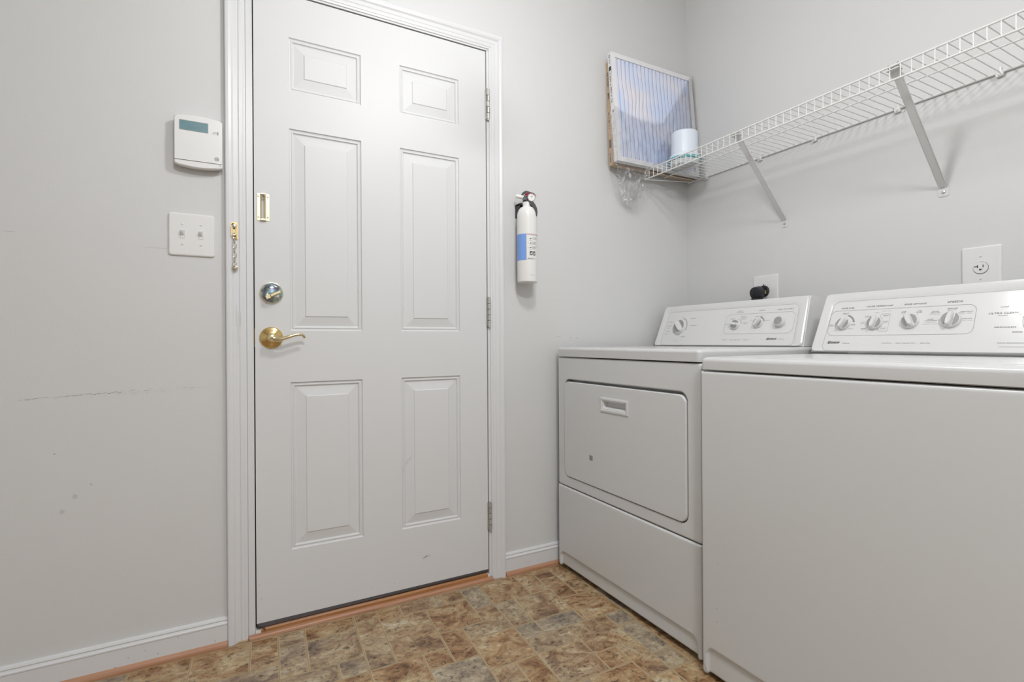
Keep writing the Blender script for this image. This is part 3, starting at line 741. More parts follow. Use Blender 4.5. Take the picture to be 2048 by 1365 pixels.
for (yt, yb, zb) in ((-.530, -.513, 1.4180), (-1.052, -1.042, 1.4085), (-1.56, -1.56, 1.41)):
    b = MB(); t0 = Vector((SX+.010, yt, SZ-.006)); t1_ = Vector((XR-.008, yb, zb))
    dr = (t1_-t0).normalized(); sd = Vector((0, 1, 0)); nn = dr.cross(sd).normalized()
    def BF(u, v, d, t0=t0, dr=dr, sd=sd, nn=nn): return t0+sd*u+dr*v+nn*d
    Lh = (t1_-t0).length
    b.box(BF, -.0105, .0105, 0, Lh, -.0010, .0010, BRKT, .0004)
    for s0 in (-.0105, .0095): b.box(BF, s0, s0+.0010, 0.012, Lh-.01, -.0010, .0045, BRKT)
    b.box(BF, -.014, .014, -.012, .030, -.0022, .0006, BRKT, .0008)
    b.box(FU, SX-.004, SX+.020, yt-.016, yt+.016, SZ-.011, SZ-.008, BRKT, .0006)
    b.slab(FR, -yb-.0145, -yb+.0145, zb-.030, zb+.012, .006, 0, .0022, .001, BRKT)
    b.lathe((XR-.002, yb, zb-.016), (-1, 0, 0), [(.0055, 0), (.0048, .0018), (.0015, .0026)], NICKEL, 16)
    br = b.build('support_bracket', sh)
    for dy in (.012, -.012):
        b = MB(); b.tube([(SX-.003, yt+dy, SZ+.004), (SX+.004, yt+dy, SZ+.007), (SX+.008, yt+dy, SZ-.006)], .0014, NICKEL, 6)
        b.build('hook', br)

# ================================================================== AIR FILTERS
FS = .4930
def make_filter(F, fr_mat, media_front):
    f = MB(); W_ = FS; T_ = .0235; bw = .021
    f.loft(F, [(0, W_, 0, W_, .001, 0), (0, W_, 0, W_, .001, T_), (bw, W_-bw, bw, W_-bw, .0005, T_), (bw, W_-bw, bw, W_-bw, .0005, T_-.003), (bw-.002, W_-bw+.002, bw-.002, W_-bw+.002, .0005, .001), ], fr_mat, cap1=False, n=1)
    return f
# the rear cardboard-framed filter, flat against the wall
XF2 = 1.4085; ZF = SZ+.0026
def F2(u, v, d): return Vector((XF2+u, -.0015-d-.020*(1-v/FS), ZF+v*.945))
f2 = thing('air_filter', (XF2+.25, -.014, ZF), 'brown cardboard-edged air filter against the wall, behind the white one', 'air filter')
f = make_filter(F2, CARDB, False)
fr2 = f.build('frame', f2)
b = MB(); vs = []; fs = []
NP = 20
def pleats(F, amp0, wob):
    vs = []; fs = []; NV = 24; bw = .019; W_ = FS-2*bw; pr = []
    for i in range(NP):
        for (q, d) in ((0, .80), (.12, .92), (.66, 1.0), (.76, .85), (.86, .0), (.93, .0)): pr.append(((i+q)/NP, d))
    pr.append((1, .8)); n = len(pr)
    for (q, dd) in pr:
        for j in range(NV+1):
            v = bw+W_*j/NV; wb = wob*(noise.noise(Vector((q*5, v*8, 3)))) * math.sin(PI*j/NV)
            u = bw+W_*q + wb; u = min(max(u, bw), bw+W_)
            vs.append(F(u, v, .002+amp0*dd))
    for i in range(n-1):
        for j in range(NV):
            a = i*(NV+1)+j; fs.append((a, a+1, a+NV+2, a+NV+1))
    return vs, fs
vs, fs = pleats(F2, .015, 0); b.add(vs, fs, MEDIA); b.build('pleated_media', f2, smooth=False)
def F2s(u, v, d): return Vector((XF2-d, -.0015-.002-u-.020*(1-v/FS), ZF+v*.945))       # its left edge
b = MB()
def edge_text(par, F, s0, vt, vb, u, h, mt, bold=.02):
    q = MB(); q.text(lambda a, c, d: F(c, a, d), s0, vt, vb, u, h, .0005, mt, bold=bold); q.build('printed_text', par, smooth=False)
edge_text(f2, F2s, 'AIR FLOW', .445, .375, .004, .009, DARKINK); edge_text(f2, F2s, 'MPR', .345, .315, .004, .009, DARKINK)
edge_text(f2, F2s, '20 x 20 x 1', .255, .175, .004, .009, GREYINK)
for k in range(9): b.box(F2s, .003, .017, .120-k*.0045, .1225-k*.0045, 0, .0005, DARKINK)
edge_text(f2, F2s, '21400', .06, .015, .004, .009, GREYINK)
b.build('barcode', f2, smooth=False)
# the white filter in front, leaning
XF1 = 1.3960; yb_, yt_ = -.0720, -.0280
ta = math.atan2(yt_-yb_, FS); ca, sa = math.cos(ta), math.sin(ta)
def F1(u, v, d): return Vector((XF1+u, yb_+v*sa-d*ca+.0, ZF+v*ca+d*sa))
f1 = thing('air_filter', (XF1+.25, yb_-.01, ZF), 'white-framed air filter with pale blue pleats leaning at the shelf end, half in clear wrap', 'air filter')
f = make_filter(F1, FRAMEW, True); f.build('frame', f1)
b = MB(); vs, fs = pleats(F1, .0175, .012); b.add(vs, fs, MEDIA); tag(b.build('pleated_media', f1, smooth=False), 'pale blue pleated paper')
def F1s(u, v, d):
    p = F1(0, v, u); return Vector((p.x-d, p.y, p.z))
b = MB()
edge_text(f1, F1s, 'O', .483, .468, .006, .011, GREYINK); edge_text(f1, F1s, 'filter', .462, .440, .008, .008, LIGHTINK)
b.line(F1s, rr(.005, .0185, .395, .428, .001, 1), .0016, .0006, DARKINK, closed=True)
b.box(F1s, .005, .0185, .410, .428, .0002, .0006, DARKINK)
edge_text(f1, F1s, '20in x 20in x 1in', .388, .265, .0055, .0105, DARKINK, bold=.01)
b.build('printed_box', f1, smooth=False); b = MB()
b.poly(F1s, [(.006, .228), (.016, .232), (.018, .222), (.010, .218), (.014, .224)], .0003, .0006, DARKINK)
b.build('printed_emblem', f1, smooth=False)
# torn clear wrap over the lower half, hanging below
def crumple(x, z, a=.004, f_=30): return a*noise.noise(Vector((x*f_, z*f_, 1.7)))+a*.5*noise.noise(Vector((x*f_*2.7, z*f_*2.7, 5)))
b = MB(); NU, NV = 60, 40; vs = []; fs = []
for i in range(NU+1):
    u = -.006+(FS+.012)*i/NU
    top = .245 - .03*math.sin(u*9) + (.24*max(0, (u-.28)/.22))
    for j in range(NV+1):
        v = .001+(top-.001)*j/NV
        vs.append(F1(u, v, .0265+crumple(u, v, .0035)))
for i in range(NU):
    for j in range(NV): a = i*(NV+1)+j; fs.append((a, a+1, a+NV+2, a+NV+1))
b.add(vs, fs, FILM)
# left fold of the film around the edge of the frame
vs = []; fs = []
for i in range(11):
    for j in range(31):
        v = -.002+.23*j/30; d = .0275-.028*i/10; p = F1(-.004-crumple(i*.02, v, .004, 40)-.002, v, d); vs.append(p)
for i in range(10):
    for j in range(30): a = i*31+j; fs.append((a, a+1, a+32, a+31))
b.add(vs, fs, FILM)
# loose tail bunched under the left half
R3 = random.Random(5); NU, NV = 46, 34; vs = []; fs = []
for i in range(NU+1):
    s = i/NU
    for j in range(NV+1):
        t = j/NV
        x = XF1-.002+.186*s*(1-.45*t)+.050*t + .010*noise.noise(Vector((s*7, t*6, 2)))
        z = ZF+.002-(.165-.06*abs(s-.5))*t + .006*noise.noise(Vector((s*9, t*9, 8)))
        yy = -.088+.028*t+.014*math.sin(s*31+3*noise.noise(Vector((s*5, t*5, 0))))*min(1, t*3)+.012*noise.noise(Vector((s*14, t*14, 4)))
        vs.append(Vector((x, min(yy, -.006), z)))
for i in range(NU):
    for j in range(NV): a = i*(NV+1)+j; fs.append((a, a+1, a+NV+2, a+NV+1))
b.add(vs, fs, FILM)
tag(b.build('plastic_wrap', f1, ang=180), 'torn crinkled clear plastic wrap')

# tub on the shelf
TX, TY = 1.706, -.176; TZ = SZ+.0022
tb = thing('lidded_tub', (TX, TY, TZ), 'white tub with a teal rim standing on the wire shelf in front of the filters', 'tub')
b = MB(); b.lathe((TX, TY, TZ), (0, 0, 1), [(.054, 0), (.058, .003), (.0630, .018), (.0630, .020), (.0615, .024)], TUBG, 48); b.build('base', tb)
b = MB(); b.lathe((TX, TY, TZ), (0, 0, 1), [(.0620, .018), (.0700, .020), (.0710, .026), (.0670, .031), (.058, .032)], TEAL, 48); b.build('teal_rim', tb)
b = MB(); b.lathe((TX, TY, TZ), (0, 0, 1), [(.0570, .031), (.0660, .0315), (.0620, .044), (.0580, .0455), (.0570, .047), (.0580, .0485), (.0565, .141), (.0550, .1445), (.052, .1465), (.0, .147)], TUBW, 64); b.build('cup_lid', tb)

# ================================================================== OUTLETS
ol = thing('wall_outlet', (XR, -1.1335, 1.144), 'white wall plate with a single round outlet above the washing machine', 'outlet')
b = MB(); b.slab(FR, 1.0870, 1.1800, 1.0830, 1.2075, .006, 0, .006, .005, PLAST, 5); b.build('wall_plate', ol)
b = MB(); oc = (XR-.0055, -1.1335, 1.1435)
b.lathe(oc, (-1, 0, 0), [(.0186, 0), (.0186, .0004), (.0180, .0006)], DARK, 40)
b.lathe(oc, (-1, 0, 0), [(.0174, 0), (.0174, .0028), (.0164, .0036), (0, .0038)], PLAST, 40)
FO = FRX(XR-.0093)
for (u, v, a, c) in ((1.1335-.0065, 1.1475, .0011, .0042), (1.1335+.0065, 1.1480, .0011, .0036), (1.1335-.0105, 1.1475, .0040, .0011)):
    b.box(FO, u-a, u+a, v-c, v+c, -.001, .0003, DARKINK)
b.box(FO, 1.1335-.0026, 1.1335+.0026, 1.1355, 1.1402, -.001, .0003, DARKINK, 0)
b.build('socket', ol)
for z in (1.1435+.0335, 1.1435-.0335):
    b = MB(); b.lathe((XR-.0055, -1.1335, z), (-1, 0, 0), [(.0034, 0), (.0032, .001), (.001, .0016)], PLAST, 16)
    b.line(FRX(XR-.0072), [(1.1335-.0022, z-.001), (1.1335+.0022, z+.001)], .0009, 0.0003, GREYINK); b.build('screw', ol)
ol = thing('wall_outlet', (XR, -.4265, 1.137), 'white wall plate with a large black outlet above the dryer', 'outlet')
b = MB(); b.slab(FR, .3700, .4830, 1.0820, 1.2030, .005, 0, .005, .004, PLAST, 4); b.build('wall_plate', ol)
b = MB(); b.lathe((XR-.0048, -.4220, 1.1370), (-1, 0, 0), [(.0240, 0), (.0240, .006), (.0215, .009), (0, .0092)], BLACK, 40)
b.tube([(XR-.005, -.4205, 1.158), (XR-.007, -.4210, 1.1665)], [.003, .0012], BLACK, 8); b.build('socket', ol)
pg = thing('power_plug', (1.845, -.425, 1.128), 'black dryer power plug half pulled out of its outlet, brass prongs showing', 'plug')
b = MB(); px = Vector((-1, .06, -.17)).normalized(); p0 = Vector((1.873, -.4225, 1.1310))
b.lathe(p0, px, [(.0250, 0), (.0262, .002), (.0262, .026), (.0245, .031), (.015, .034), (0, .035)], BLACK, 40)
b.prism([p0+px*.010+Vector((0, y, z)) for y, z in ((-.022, -.02), (-.022, -.07), (.022, -.07), (.022, -.02))], [p0+px*.030+Vector((0, y, z)) for y, z in ((-.017, -.02), (-.013, -.09), (.013, -.09), (.017, -.02))], BLACK)
b.build('plug_body', pg)
b = MB()
b.tube([p0+px*.02+Vector((0, 0, -.07)), p0+Vector((.002, .0, -.12)), p0+Vector((.010, .002, -.22)), p0+Vector((.012, .004, -.40)), p0+Vector((.012, 0, -1.02))], .0085, BLACK, 12)
b.build('cord', pg)
for (dy, dz, wy) in ((.013, .012, .003), (-.013, -.002, .003), (.0, -.010, .006)):
    b = MB(); q0 = p0+Vector((0, dy, dz)); q1 = q0-px*.022
    b.prism([q0+Vector((0, sy_*wy/2, sz_*.007)) for sy_, sz_ in ((-1, -1), (1, -1), (1, 1), (-1, 1))], [q1+Vector((0, sy_*wy/2, sz_*.007)) for sy_, sz_ in ((-1, -1), (1, -1), (1, 1), (-1, 1))], COPPER)
    b.build('prong', pg)

# ================================================================== MACHINES
def console_frame(x0, z0, x1, z1, y0):
    L_ = math.hypot(x1-x0, z1-z0); dx, dz = (x1-x0)/L_, (z1-z0)/L_
    return (lambda s, t, d: Vector((x0+dx*t-dz*d, y0-s, z0+dz*t+dx*d))), L_
def build_console(parent, x0, z0, x1, z1, y0, S, depth):
    F, L_ = console_frame(x0, z0, x1, z1, y0)
    b = MB(); dx, dz = (x1-x0)/L_, (z1-z0)/L_
    # side section, bottom front, up the face, over the rounded top, down the back
    sec = [(x0, z0), (x0+dx*(L_-.012), z0+dz*(L_-.012)), (x1+.000, z1-.004), (x1+.004, z1-.0005), (x1+.012, z1+.001), (x1+.058, z1-.002), (x1+.066, z1-.006), (x1+.070, z1-.014), (x0+depth, z0)]
    ce = .010; N = len(sec)
    loops = []
    for (yy, k) in ((0, 1), (.004, .35), (.012, 0), (S-.012, 0), (S-.004, .35), (S, 1)):
        cxm = sum(p[0] for p in sec)/N; czm = sum(p[1] for p in sec)/N
        lp = []
        for (x, z) in sec:
            lean = ((z-z0)/(z1-z0))*.012; yv = yy+lean if yy < S/2 else yy-lean
            f_ = 1-k*.06; lp.append(Vector((cxm+(x-cxm)*f_, y0-yv, czm+(z-czm)*(1-k*.04) if z > z0+.001 else z)))
        loops.append(lp)
    vs = [p for l in loops for p in l]; fs = []
    for i in range(len(loops)-1):
        for k in range(N): fs.append((i*N+k, i*N+(k+1) % N, (i+1)*N+(k+1) % N, (i+1)*N+k))
    fs.append(tuple(range(N))); fs.append(tuple(range((len(loops)-1)*N, len(loops)*N))); b.add(vs, fs, PANEL)
    # raised rim: left, top and right of the lettered face
    T0 = L_-.004
    def lean(F):
        return lambda s, t, d: F(s + (.012*(t/L_) if s < S*.5 else -.012*(t/L_))*min(1, 1.0), t, d)
    FL = lean(F)
    lv_ = [(.002, S-.002, .0005, T0+.003, .012, .000), (.003, S-.003, .001, T0+.002, .012, .003), (.006, S-.006, .0015, T0-.001, .012, .0055), (.024, S-.024, .002, T0-.017, .014, .0045), (.030, S-.030, .0025, T0-.023, .016, .0015), (.036, S-.036, .003, T0-.028, .018, .0008)]
    b.loft(FL, lv_, PANEL, cap0=False, cap1=False, n=6)
    body = b.build('control_console', parent, ang=28)
    # the flat lettered face
    b = MB(); b.loft(FL, [(.034, S-.034, .003, T0-.026, .018, .0002), (.034, S-.034, .003, T0-.026, .018, .0011)], PANEL, cap0=False, n=6)
    b.line(FL, rr(.0345, S-.0345, .0035, T0-.0265, .018), .0009, .0013, LIGHTINK, closed=True)
    face = b.build('control_face', parent)
    return F, L_, body, face
def knob(F, s, t, r, ang, kind, parent):
    b = MB(); o = F(s, t, .001); n_ = (F(s, t, .01)-F(s, t, 0)).normalized()
    us = (F(s+.01, t, 0)-F(s, t, 0)).normalized(); ut = (F(s, t+.01, 0)-F(s, t, 0)).normalized()
    a = math.radians(ang); e1 = us*math.cos(a)+ut*math.sin(a); e2 = n_.cross(e1)
    def KF(u, v, d): return o+e1*u+e2*v+n_*d
    if kind == 'button':
        b.lathe(o, n_, [(r, 0), (r, .004), (r*.97, .009), (r*.90, .016), (r*.86, .0175), (r*.80, .0175)], PANEL, 40)
        b.lathe(o, n_, [(r*.78, .0172), (r*.78, .0179), (r*.66, .0181), (0, .0181)], KNOBG, 32)
    else:
        h1 = .0085
        b.lathe(o, n_, [(r, 0), (r*1.01, .002), (r*.98, .005), (r*.93, h1), (0, h1+.0008)], PANEL, 48)
        w2 = r*.30
        for sg in (-1, 1):
            pts = []
            for k in range(13):
                q = math.radians(-62+124*k/12); pts.append((r*.86*math.sin(q), sg*r*.86*math.cos(q)))
            pts = [(x, y) for x, y in pts if abs(y) > w2*.9]
            b.poly(KF, pts, h1-.001, h1+.0013, KNOBG)
        # tapered grip, pointed at one end
        out = [(-r*.93, 0), (-r*.80, w2*.8), (-r*.3, w2*1.15), (r*.3, w2*1.1), (r*.78, w2*.8), (r*1.0, 0), (r*.78, -w2*.8), (r*.3, -w2*1.1), (-r*.3, -w2*1.15), (-r*.80, -w2*.8)]
        a0 = [KF(x, y, h1-.001) for x, y in out]; a1 = [KF(x*.92, y*.82, h1+.009) for x, y in out]; a2 = [KF(x*.82, y*.55, h1+.0115) for x, y in out]
        n = len(out); vs = a0+a1+a2; fs = [(i+k*n, (i+1) % n+k*n, (i+1) % n+(k+1)*n, i+(k+1)*n) for k in range(2) for i in range(n)]
        fs.append(tuple(range(2*n, 3*n))); b.add(vs, fs, PANEL)
    return b.build('knob', parent, ang=40)
def kenmore(b, F, s0, s1, t):
    h = .0075; d = .0016; W_ = s1-s0
    b.poly(F, [(s0, t), (s0+.0012, t+.0065), (s0+W_*.24, t+.0078), (s0+W_*.23, t+.0062), (s0+W_*.10, t+.0054), (s0+W_*.08, t+.0022), (s0+W_*.16, t+.0022), (s0+W_*.14, t)], .0012, d, DARKINK)
    b.text(F, 'KENMORE', s0+W_*.13, s1-.0003, t+.0023, .0042, d, DARKINK, shear=.25, bold=.03)
    b.line(F, [(s0+W_*.08, t+.0006), (s1-.001, t+.0010)], .0010, d, DARKINK)

def ss(x): x = max(0, min(1, x)); return x*x*(3-2*x)
def front_sheet(b, F, u0, u1, v0, v1, bv, band, er, rise, dep, back, mt):
    """front plate with softened edges and a shallow kick recess along its foot"""
    def spread(a, c, fine):
        o = [a+x for x in (0, .0006, .0015, .003, .005, .008, .012, .016, .020, .024, .028, .034, .040, .050, .065)]
        o += [a+.065+(c-a-.13)*k/8 for k in range(1, 8)] + [c-x for x in (.065, .050, .040, .034, .028, .024, .020, .016, .012, .008, .005, .003, .0015, .0006, 0)]
        return o
    US = spread(u0, u1, 1); n = len(US)
    VT = [0, .0006, .0015, .003, .005, .008, .014, .022, .030, .038, .046, .050, .053, .056, .059, .062, .065, .068, .071, .074, .078, .083, .090, .10, .12]
    VT = [x*(band/.074) for x in VT]
    top = v1-v0; VT += [VT[-1]+(top-VT[-1]-.02)*k/8 for k in range(1, 8)] + [top-x for x in (.02, .012, .008, .005, .003, .0015, .0006, 0)]
    grid = []
    for u in US:
        e = min(u-u0, u1-u); q = ss((e-er*.55)/(er*.5)); lo = v0 + rise*q
        lo += max(0, .010-e)*.6 if e < .010 else 0
        row = []
        for t in VT:
            v = v0+t; v = lo+(v-v0)*(v1-lo)/(v1-v0)
            ed = min(e, v1-v, v-lo+.001); d = 0
            if ed < bv: d -= bv-math.sqrt(max(0, bv*bv-(bv-ed)**2))
            hb = band - max(0, 1-(e-er*.6)/(er*1.2))**2*er*.9 if e > er*.5 else 0
            rc = ss((e-er*.55)/(er*.45))*ss((v0+hb-v)/.008+.5)
            row.append(F(u, v, d-dep*rc))
        grid.append(row)
    m_ = len(VT); vs = [p for r_ in grid for p in r_]; fs = []
    for i in range(n-1):
        for j in range(m_-1): a = i*m_+j; fs.append((a, a+1, a+m_+1, a+m_))
    b.add(vs, fs, mt)
    per = [grid[i][0] for i in range(n)]+[grid[-1][j] for j in range(1, m_)]+[grid[i][-1] for i in range(n-2, -1, -1)]+[grid[0][j] for j in range(m_-2, 0, -1)]
    dv = F(0, 0, back)-F(0, 0, 0); N_ = len(per)
    b.add(per+[p+dv for p in per], [(i, (i+1) % N_, N_+(i+1) % N_, N_+i) for i in range(N_)], mt)

# ---------------------------------------------------------------- DRYER
DX = 1.1200
FD = FRX(DX)                    # u = -y, d outwards from the dryer's front plane
dr_ = thing('clothes_dryer', (1.49, -.41, 0), 'white front-loading clothes dryer in the corner beside the door', 'dryer')
u0, u1 = .0385, .7800
b = MB(); b.box(FD, u0+.003, u1-.003, .014, .8640, -.735, -.034, ENAMELF, .003); b.build('cabinet', dr_)
b = MB()
hz = (.0830, .7290, .3860, .7800)     # door opening
R_ = .030
b.loft(FD, [(u0, u1, .3475, .8665, .004, -.036), (u0, u1, .3475, .8665, .006, -.006), (u0+.001, u1-.0015, .3485, .8655, .008, -.002), (u0+.005, u1-.008, .3525, .8615, .010, 0),
            (hz[0]-.004, hz[1]+.004, hz[2]-.004, hz[3]+.004, R_+.004, 0), (hz[0], hz[1], hz[2], hz[3], R_, -.003), (hz[0], hz[1], hz[2], hz[3], R_, -.0335)], ENAMELF, cap0=False, n=8)
b.build('front_panel', dr_, ang=50)
b = MB()
g = .0035; d0, d1 = hz[0]+g*.8, hz[1]-g; e0, e1 = hz[2]+g, hz[3]-.0095
hx = (.3230, .4740, .6755, .7285)
b.loft(FD, [(d0, d1, e0, e1, R_-.003, -.015), (d0, d1, e0, e1, R_-.003, -.001), (d0+.001, d1-.001, e0+.001, e1-.001, R_-.004, .0018), (d0+.0035, d1-.0035, e0+.0035, e1-.0035, R_-.006, .003),
            (hx[0], hx[1], hx[2], hx[3], .002, .003), (hx[0]+.001, hx[1]-.001, hx[2]+.001, hx[3]-.001, .002, -.014)], ENAMELF, cap0=False, cap1=True, n=8)
b.box(FD, .2535, .2735, .4845, .5035, .0030, .0034, mat('sticker_residue', (0.28, 0.28, 0.27), .7, var=.3, vscale=90))
for (u, v) in ((.45, .545), (.455, .541), (.70, .50), (.52, .54)): b.box(FD, u, u+.004, v, v+.0015, .0030, .0033, SCUFFL)
dd = b.build('door', dr_, ang=50)
b = MB(); a_ = [(0, .003), (.0005, .0055), (.003, .0065), (.008, .0065), (.0095, .0045), (.0125, .0045), (.0140, .0030), (.022, -.0125)]
b.loft(FD, [(hx[0]+i, hx[1]-i, hx[2]+i, hx[3]-i*(1.0 if k < 7 else .75), .0015, d) for k, (i, d) in enumerate(a_)], ENAMELF, cap0=False, n=2)
b.build('recessed_handle', dd, ang=25)
b = MB()
t0, t1 = .0120, .3435
FT = FRX(DX-.002); front_sheet(b, FT, u0-.0005, u1, t0, t1, .006, .060, .022, .008, .0065, -.036, ENAMELF)
for (u, v) in ((.058, .308), (.050, .076), (.19, .268), (.125, .292)): b.box(FD, u, u+.004, v, v+.002, .0018 if v > .1 else -.004, .0023, SCUFFL)
b.build('toe_panel', dr_, ang=60)
b = MB()
b.loft(FU, [(DX+.0035, 1.862, -u1+.0015, -u0-.001, .010, .8690), (DX-.0035, 1.864, -u1-.0005, -u0+.001, .014, .8710), (DX-.0040, 1.865, -u1-.001, -u0+.0015, .014, .8960),
            (DX-.0025, 1.864, -u1+.0005, -u0, .014, .9020), (DX+.003, 1.860, -u1+.005, -u0-.004, .012, .9062), (DX+.012, 1.852, -u1+.014, -u0-.012, .010, .9078)], ENAMEL, n=6)
b.build('top', dr_, ang=50)
for (x, y) in ((1.17, -.09), (1.17, -.73), (1.82, -.09), (1.82, -.73)):
    b = MB(); b.lathe((x, y, .0005), (0, 0, 1), [(.018, 0), (.018, .006), (.010, .010), (.010, .016)], RUBBER, 20); b.build('foot', dr_)
F, L_, con, face = build_console(dr_, 1.6450, .9095, 1.7120, 1.0880, -.043, .706, .175)
knob(F, .129, .0885, .0335, 132, 'grip', face)
knob(F, .4165, .0880, .0200, 168, 'grip', face)
knob(F, .5150, .0920, .0195, 62, 'grip', face)
knob(F, .6050, .0920, .0195, 0, 'button', face)
b = MB(); D_ = .0016
def arc(cx, cy_, r, a0, a1, n=14): return [(cx+r*math.cos(math.radians(a0+(a1-a0)*k/n)), cy_+r*math.sin(math.radians(a0+(a1-a0)*k/n))) for k in range(n+1)]
b.line(F, arc(.129, .090, .0390, 80, -25), .0014, D_, GREYINK); b.line(F, arc(.129, .090, .0390, 185, 235), .0020, D_, LIGHTINK)
b.line(F, arc(.129, .090, .0400, 250, 290), .0012, D_, GREYINK)
for k in range(10):
    a = math.radians(85-12*k); b.line(F, [(.129+.042*math.cos(a), .090+.042*math.sin(a)), (.129+.0445*math.cos(a), .090+.0445*math.sin(a))], .0012, D_, GREYINK)
for (s0, s1, t, tx, h) in ((.1780, .2090, .1245, 'TIMED DRY', .0036), (.1860, .2210, .0905, 'TOUCH UP', .0036), (.1500, .1740, .0395, 'AIR DRY', .0040), (.1120, .1420, .0215, 'END OF CYCLE', .0022),
        (.0520, .0760, .1130, 'PERM PRESS', .0024), (.0520, .0780, .0935, 'COTTON', .0030), (.0560, .0740, .0825, 'HEAVY', .0026), (.0540, .0760, .0680, 'MORE DRY', .0024), (.0500, .0700, .0540, 'LESS DRY', .0024),
        (.4120, .4370, .1440, 'FABRIC', .0030), (.4080, .4420, .1385, 'TEMPERATURE', .0024), (.5060, .5320, .1420, 'SIGNAL', .0034), (.5820, .6440, .1405, 'PUSH TO START', .0042),
        (.3680, .3860, .0905, 'AIR ONLY', .0026), (.3880, .4060, .1150, 'LOW', .0026), (.3860, .4080, .1105, 'DELICATE', .0020), (.4320, .4560, .1200, 'MEDIUM', .0026), (.4320, .4620, .1150, 'PERMANENT PRESS', .0022), (.4360, .4580, .1095, 'COTTONS', .0020),
        (.4480, .4680, .0935, 'HIGH', .0024), (.4500, .4640, .0885, 'HEAVY', .0020), (.4760, .4840, .1040, 'OFF', .0026), (.5420, .5580, .1010, 'LOUD', .0026), (.4940, .5300, .1190, 'ADJUSTABLE', .0024),
        (.3700, .3920, .0250, 'Heavy Duty', .0026), (.4050, .4540, .0245, 'Super Capacity Plus', .0026), (.4680, .4920, .0240, 'Quiet Pak', .0026), (.6130, .6330, .0260, '80 Series', .0026)):
    b.text(F, tx, s0, s1, t, h, D_, GREYINK if h > .0023 else LIGHTINK, shear=.15)
b.line(F, rr(.3660, .6560, .0500, .1320, .020)[:], .0008, D_, LIGHTINK, closed=True)
b.line(F, arc(.4165, .0880, .0250, 70, 10), .0012, D_, LIGHTINK); b.line(F, arc(.5150, .0920, .0240, 80, 15), .0045, D_, KNOBG)
b.line(F, [(.4400, .0920), (.4400, .1110), (.4480, .1130)], .0006, D_, LIGHTINK)
kenmore(b, F, .5640, .6040, .0245)
tag(b.build('printed_lettering', face, smooth=False), 'grey printed lettering and lines')

# ---------------------------------------------------------------- WASHER
WX = 1.0900; FW = FRX(WX)
wm = thing('washing_machine', (1.45, -1.15, 0), 'white top-loading washing machine nearest the camera, right of the dryer', 'washing machine')
u0, u1 = .8055, 1.4900
b = MB()
b.box(FW, u0+.002, u1-.002, .016, .845, -.690, -.012, ENAMELF, .004)
front_sheet(b, FW, u0, u1, .010, .8480, .007, .077, .022, .007, .0065, -.020, ENAMELF)
for (u, v) in ((.855, .205), (.855, .17), (.86, .33)): b.box(FW, u, u+.002, v, v+.002, 0, .0004, SCUFF)
b.line(FW, [(.8145, .033), (.8175, .024), (.823, .018)], .0016, .0003, SCUFF)
b.build('cabinet', wm, ang=50)
b = MB()
y0w, y1w = -u1, -u0
b.loft(FU, [(WX+.004, 1.782, y0w+.001, y1w-.003, .010, .8505), (WX-.001, 1.784, y0w-.001, y1w-.0015, .012, .8530), (WX-.0015, 1.785, y0w-.001, y1w-.001, .013, .8740),
            (WX+.0000, 1.784, y0w, y1w-.0025, .013, .8810), (WX+.0060, 1.780, y0w+.005, y1w-.008, .012, .8856), (WX+.016, 1.772, y0w+.014, y1w-.018, .012, .8872)], ENAMEL, n=6)
b.build('top_deck', wm, ang=50)
b = MB(); b.loft(FU, [(WX+.032, 1.560, y0w+.040, y1w-.045, .040, .8868), (WX+.034, 1.558, y0w+.042, y1w-.047, .040, .8882), (WX+.048, 1.545, y0w+.056, y1w-.060, .034, .8896)], ENAMEL, cap0=False, n=8)
b.build('lid', wm, ang=60)
for (x, y) in ((1.15, -.86), (1.15, -1.43), (1.74, -.86), (1.74, -1.43)):
    b = MB(); b.lathe((x, y, .0005), (0, 0, 1), [(.018, 0), (.018, .006), (.010, .010), (.010, .018)], RUBBER, 20); b.build('foot', wm)
F, L_, con, face = build_console(wm, 1.5880, .8945, 1.6620, 1.0800, -.810, .676, .180)
for (s, t, r, a, kd) in ((.0860, .0930, .0200, 70, 'grip'), (.1750, .0925, .0215, 80, 'grip'), (.2655, .0945, .0220, 118, 'grip'), (.3590, .0950, .0230, 82, 'grip'), (.5560, .0900, .0480, 100, 'grip')):
    knob(F, s, t, r, a, kd, face)
b = MB()
